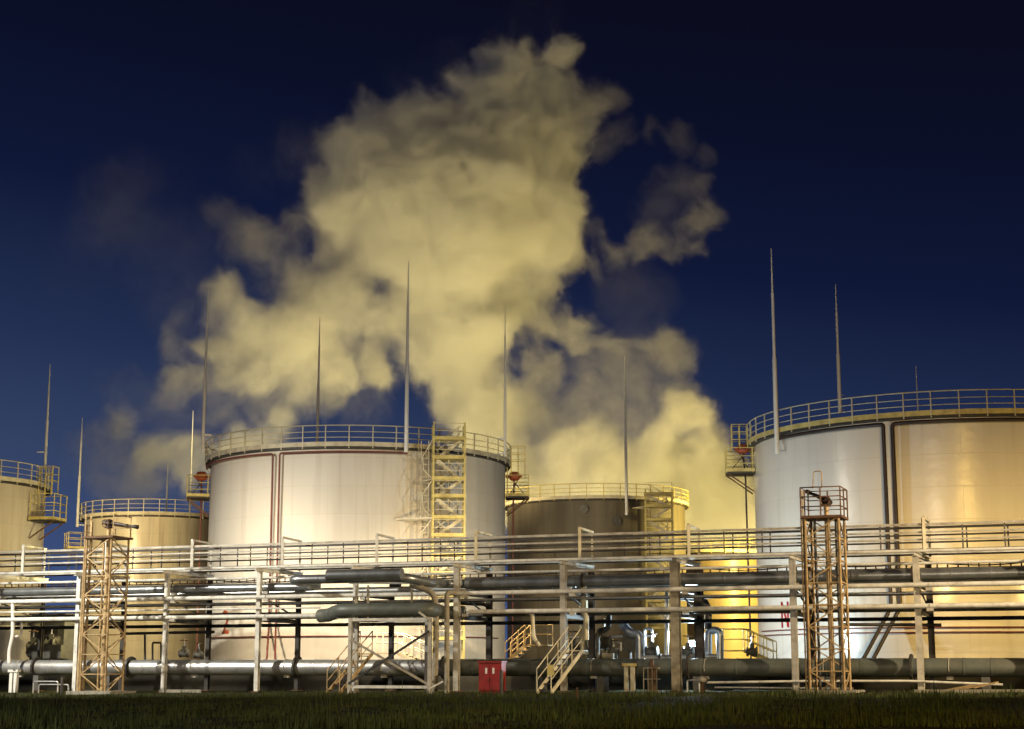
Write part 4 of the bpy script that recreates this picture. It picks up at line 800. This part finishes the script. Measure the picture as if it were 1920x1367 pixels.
    for x, y, z, r, w in P:
        R = r * 1.25 + 2.2; sl = [slice(max(0, int((v - R - l) / vox)), int((v + R - l) / vox) + 1) for v, l in zip((x, y, z), lo)]
        d2 = ((X[sl[0]] - x) ** 2)[:, None, None] + ((Y[sl[1]] - y) ** 2)[None, :, None] + ((Z[sl[2]] - z) ** 2)[None, None, :]
        act[sl[0], sl[1], sl[2]] |= d2 < R * R
    idx = np.argwhere(act); dens_out = np.zeros(n, np.float32); CH = 600000
    for s in range(0, len(idx), CH):
        ii = idx[s:s + CH]; p = np.stack([X[ii[:, 0]], Y[ii[:, 1]], Z[ii[:, 2]]], 1)
        wp = np.stack([fbm(p + o_, 7.0, 3) for o_ in (3.1, 51.7, 97.3)], 1) * 2.3
        wp += np.stack([fbm(p + wp + o_, 2.2, 4, .62) for o_ in (13.1, 71.7, 37.3)], 1) * 1.25
        wp += np.stack([fbm(p + wp + o_, .85, 3, .65) for o_ in (23.1, 61.7, 87.3)], 1) * .42
        q = (p + wp).astype(np.float32)
        ns = np.zeros(len(q), np.float32) + 1.0; sw = np.zeros(len(q), np.float32) + 1e-5; se_ = np.zeros(len(q), np.float32) + 1e-5
        for x, y, z, r, w in P:
            R = r * 1.25
            k = np.nonzero((np.abs(q[:, 0] - x) < R) & (np.abs(q[:, 2] - z) < R) & (np.abs(q[:, 1] - y) < R))[0]
            if not len(k): continue
            d = np.sqrt(((q[k] - (x, y, z)) ** 2).sum(1)).astype(np.float32)
            e = np.clip((R - d) / (R - r * .35), 0, 1); e = e * e * (3 - 2 * e)
            ns[k] *= 1 - e * .95; sw[k] += e * e * w; se_[k] += e * e
        shp = 1 - ns; wl = sw / se_                                  # plume shape and local thickness
        n1 = .62 * fbm(p + wp * .7, 3.0, 6, .74) + .38 * (.42 - 2.2 * np.abs(fbm(p + wp * .9 + 77.0, 2.1, 5, .62)))
        hf = fbm(p * (1, 1, .85) + wp * 1.4 + 150.0, .8, 3, .75)
        rg = 1 - 2.6 * np.abs(fbm(p * (1, 1, .8) + wp * 1.3 + 200, 3.0, 5, .62))
        thin = np.clip((.75 - wl) / .45, 0, 1)
        core = np.clip((shp - .5) / .42, 0, 1) * (1 - thin)
        crisp = np.clip(.5 + 1.6 * fbm(p + 333.0, 8.0, 2), 0, 1)           # some edges curl crisply, others fade out
        v = shp * (1 + .5 * core) + n1 * (1.75 + .25 * thin) * (1 - .6 * core) + .38 * hf * (1 - core) + thin * (.62 * rg) - (.38 - .16 * thin)
        v = np.clip(v / (1.35 - .7 * crisp * (1 - thin)), 0, 1) * np.clip(shp * 4, 0, 1)
        v = v ** 1.6 * np.clip(wl, 0, 1) ** 1.25 * (.55 - .2 * thin)
        v += .010 * np.clip(shp * 3, 0, 1) * np.clip(wl * 3, 0, 1) * np.clip(.6 + 2 * n1, 0, 1)
        dens_out[ii[:, 0], ii[:, 1], ii[:, 2]] = v
    # feather the outer shell of the grid box
    dens_out[:2] = 0; dens_out[-2:] = 0; dens_out[:, :2] = 0; dens_out[:, -2:] = 0; dens_out[:, :, -2:] = 0
    N = int(n.prod()); flat = dens_out.transpose(2, 1, 0).ravel()                # index = ix + nx*(iy + ny*iz)
    g3 = np.empty((n[2], n[1], n[0], 3), np.float32); g3[..., 0] = X[None, None, :]; g3[..., 1] = Y[None, :, None]; g3[..., 2] = Z[:, None, None]
    me = bpy.data.meshes.new('smoke_plume'); me.vertices.add(N); me.vertices.foreach_set('co', g3.ravel())
    at_ = me.attributes.new('soot', 'FLOAT', 'POINT'); at_.data.foreach_set('value', flat)
    o = bpy.data.objects.new('smoke_plume', me); col.objects.link(o); o['kind'] = 'stuff'
    m = bpy.data.materials.new('lit_smoke'); m.use_nodes = True; t = m.node_tree; t.nodes.clear()
    ou = t.nodes.new('ShaderNodeOutputMaterial'); pv = t.nodes.new('ShaderNodeVolumePrincipled'); t.links.new(pv.outputs[0], ou.inputs['Volume'])
    pv.inputs['Color'].default_value = (.90, .91, .90, 1); pv.inputs['Density'].default_value = 1.0; pv.inputs['Anisotropy'].default_value = .1
    me.materials.append(m)
    ng = bpy.data.node_groups.new('smoke_grid', 'GeometryNodeTree'); ng.interface.new_socket('Geometry', in_out='INPUT', socket_type='NodeSocketGeometry'); ng.interface.new_socket('Geometry', in_out='OUTPUT', socket_type='NodeSocketGeometry')
    N_ = ng.nodes.new; gi = N_('NodeGroupInput'); go = N_('NodeGroupOutput'); vc = N_('GeometryNodeVolumeCube'); sm = N_('GeometryNodeSetMaterial'); sm.inputs['Material'].default_value = m
    vc.inputs['Min'].default_value = lo; vc.inputs['Max'].default_value = hi
    for k, nm in enumerate('XYZ'): vc.inputs['Resolution ' + nm].default_value = int(n[k])
    po = N_('GeometryNodeInputPosition'); sb = N_('ShaderNodeVectorMath'); sb.operation = 'SUBTRACT'; sb.inputs[1].default_value = lo
    dv = N_('ShaderNodeVectorMath'); dv.operation = 'SCALE'; dv.inputs['Scale'].default_value = 1 / vox
    fl = N_('ShaderNodeVectorMath'); fl.operation = 'FLOOR'; ad0 = N_('ShaderNodeVectorMath'); ad0.operation = 'ADD'; ad0.inputs[1].default_value = (.01, .01, .01)
    se = N_('ShaderNodeSeparateXYZ'); L = ng.links.new
    L(po.outputs[0], sb.inputs[0]); L(sb.outputs[0], dv.inputs[0]); L(dv.outputs[0], ad0.inputs[0]); L(ad0.outputs[0], fl.inputs[0]); L(fl.outputs[0], se.inputs[0])
    def clampi(sock, mx):
        c_ = N_('ShaderNodeClamp'); c_.inputs['Max'].default_value = mx; L(sock, c_.inputs['Value']); f2i = N_('FunctionNodeFloatToInt'); f2i.rounding_mode = 'FLOOR'; L(c_.outputs[0], f2i.inputs[0]); return f2i.outputs[0]
    ix, iy, iz = clampi(se.outputs[0], n[0] - 1), clampi(se.outputs[1], n[1] - 1), clampi(se.outputs[2], n[2] - 1)
    def im(op, a_, b_):
        k = N_('FunctionNodeIntegerMath'); k.operation = op
        for j, v in enumerate((a_, b_)):
            if isinstance(v, int): k.inputs[j].default_value = v
            else: L(v, k.inputs[j])
        return k.outputs[0]
    ind = im('ADD', ix, im('MULTIPLY', im('ADD', iy, im('MULTIPLY', iz, int(n[1]))), int(n[0])))
    na = N_('GeometryNodeInputNamedAttribute'); na.data_type = 'FLOAT'; na.inputs['Name'].default_value = 'soot'
    si = N_('GeometryNodeSampleIndex'); si.data_type = 'FLOAT'; si.domain = 'POINT'; L(gi.outputs[0], si.inputs['Geometry']); L(na.outputs[0], si.inputs['Value']); L(ind, si.inputs['Index'])
    L(si.outputs[0], vc.inputs['Density']); L(vc.outputs[0], sm.inputs['Geometry']); L(sm.outputs[0], go.inputs[0])
    md = o.modifiers.new('fog', 'NODES'); md.node_group = ng
    print('SMOKE', n, N, len(idx), 'max', dens_out.max())
build_smoke()
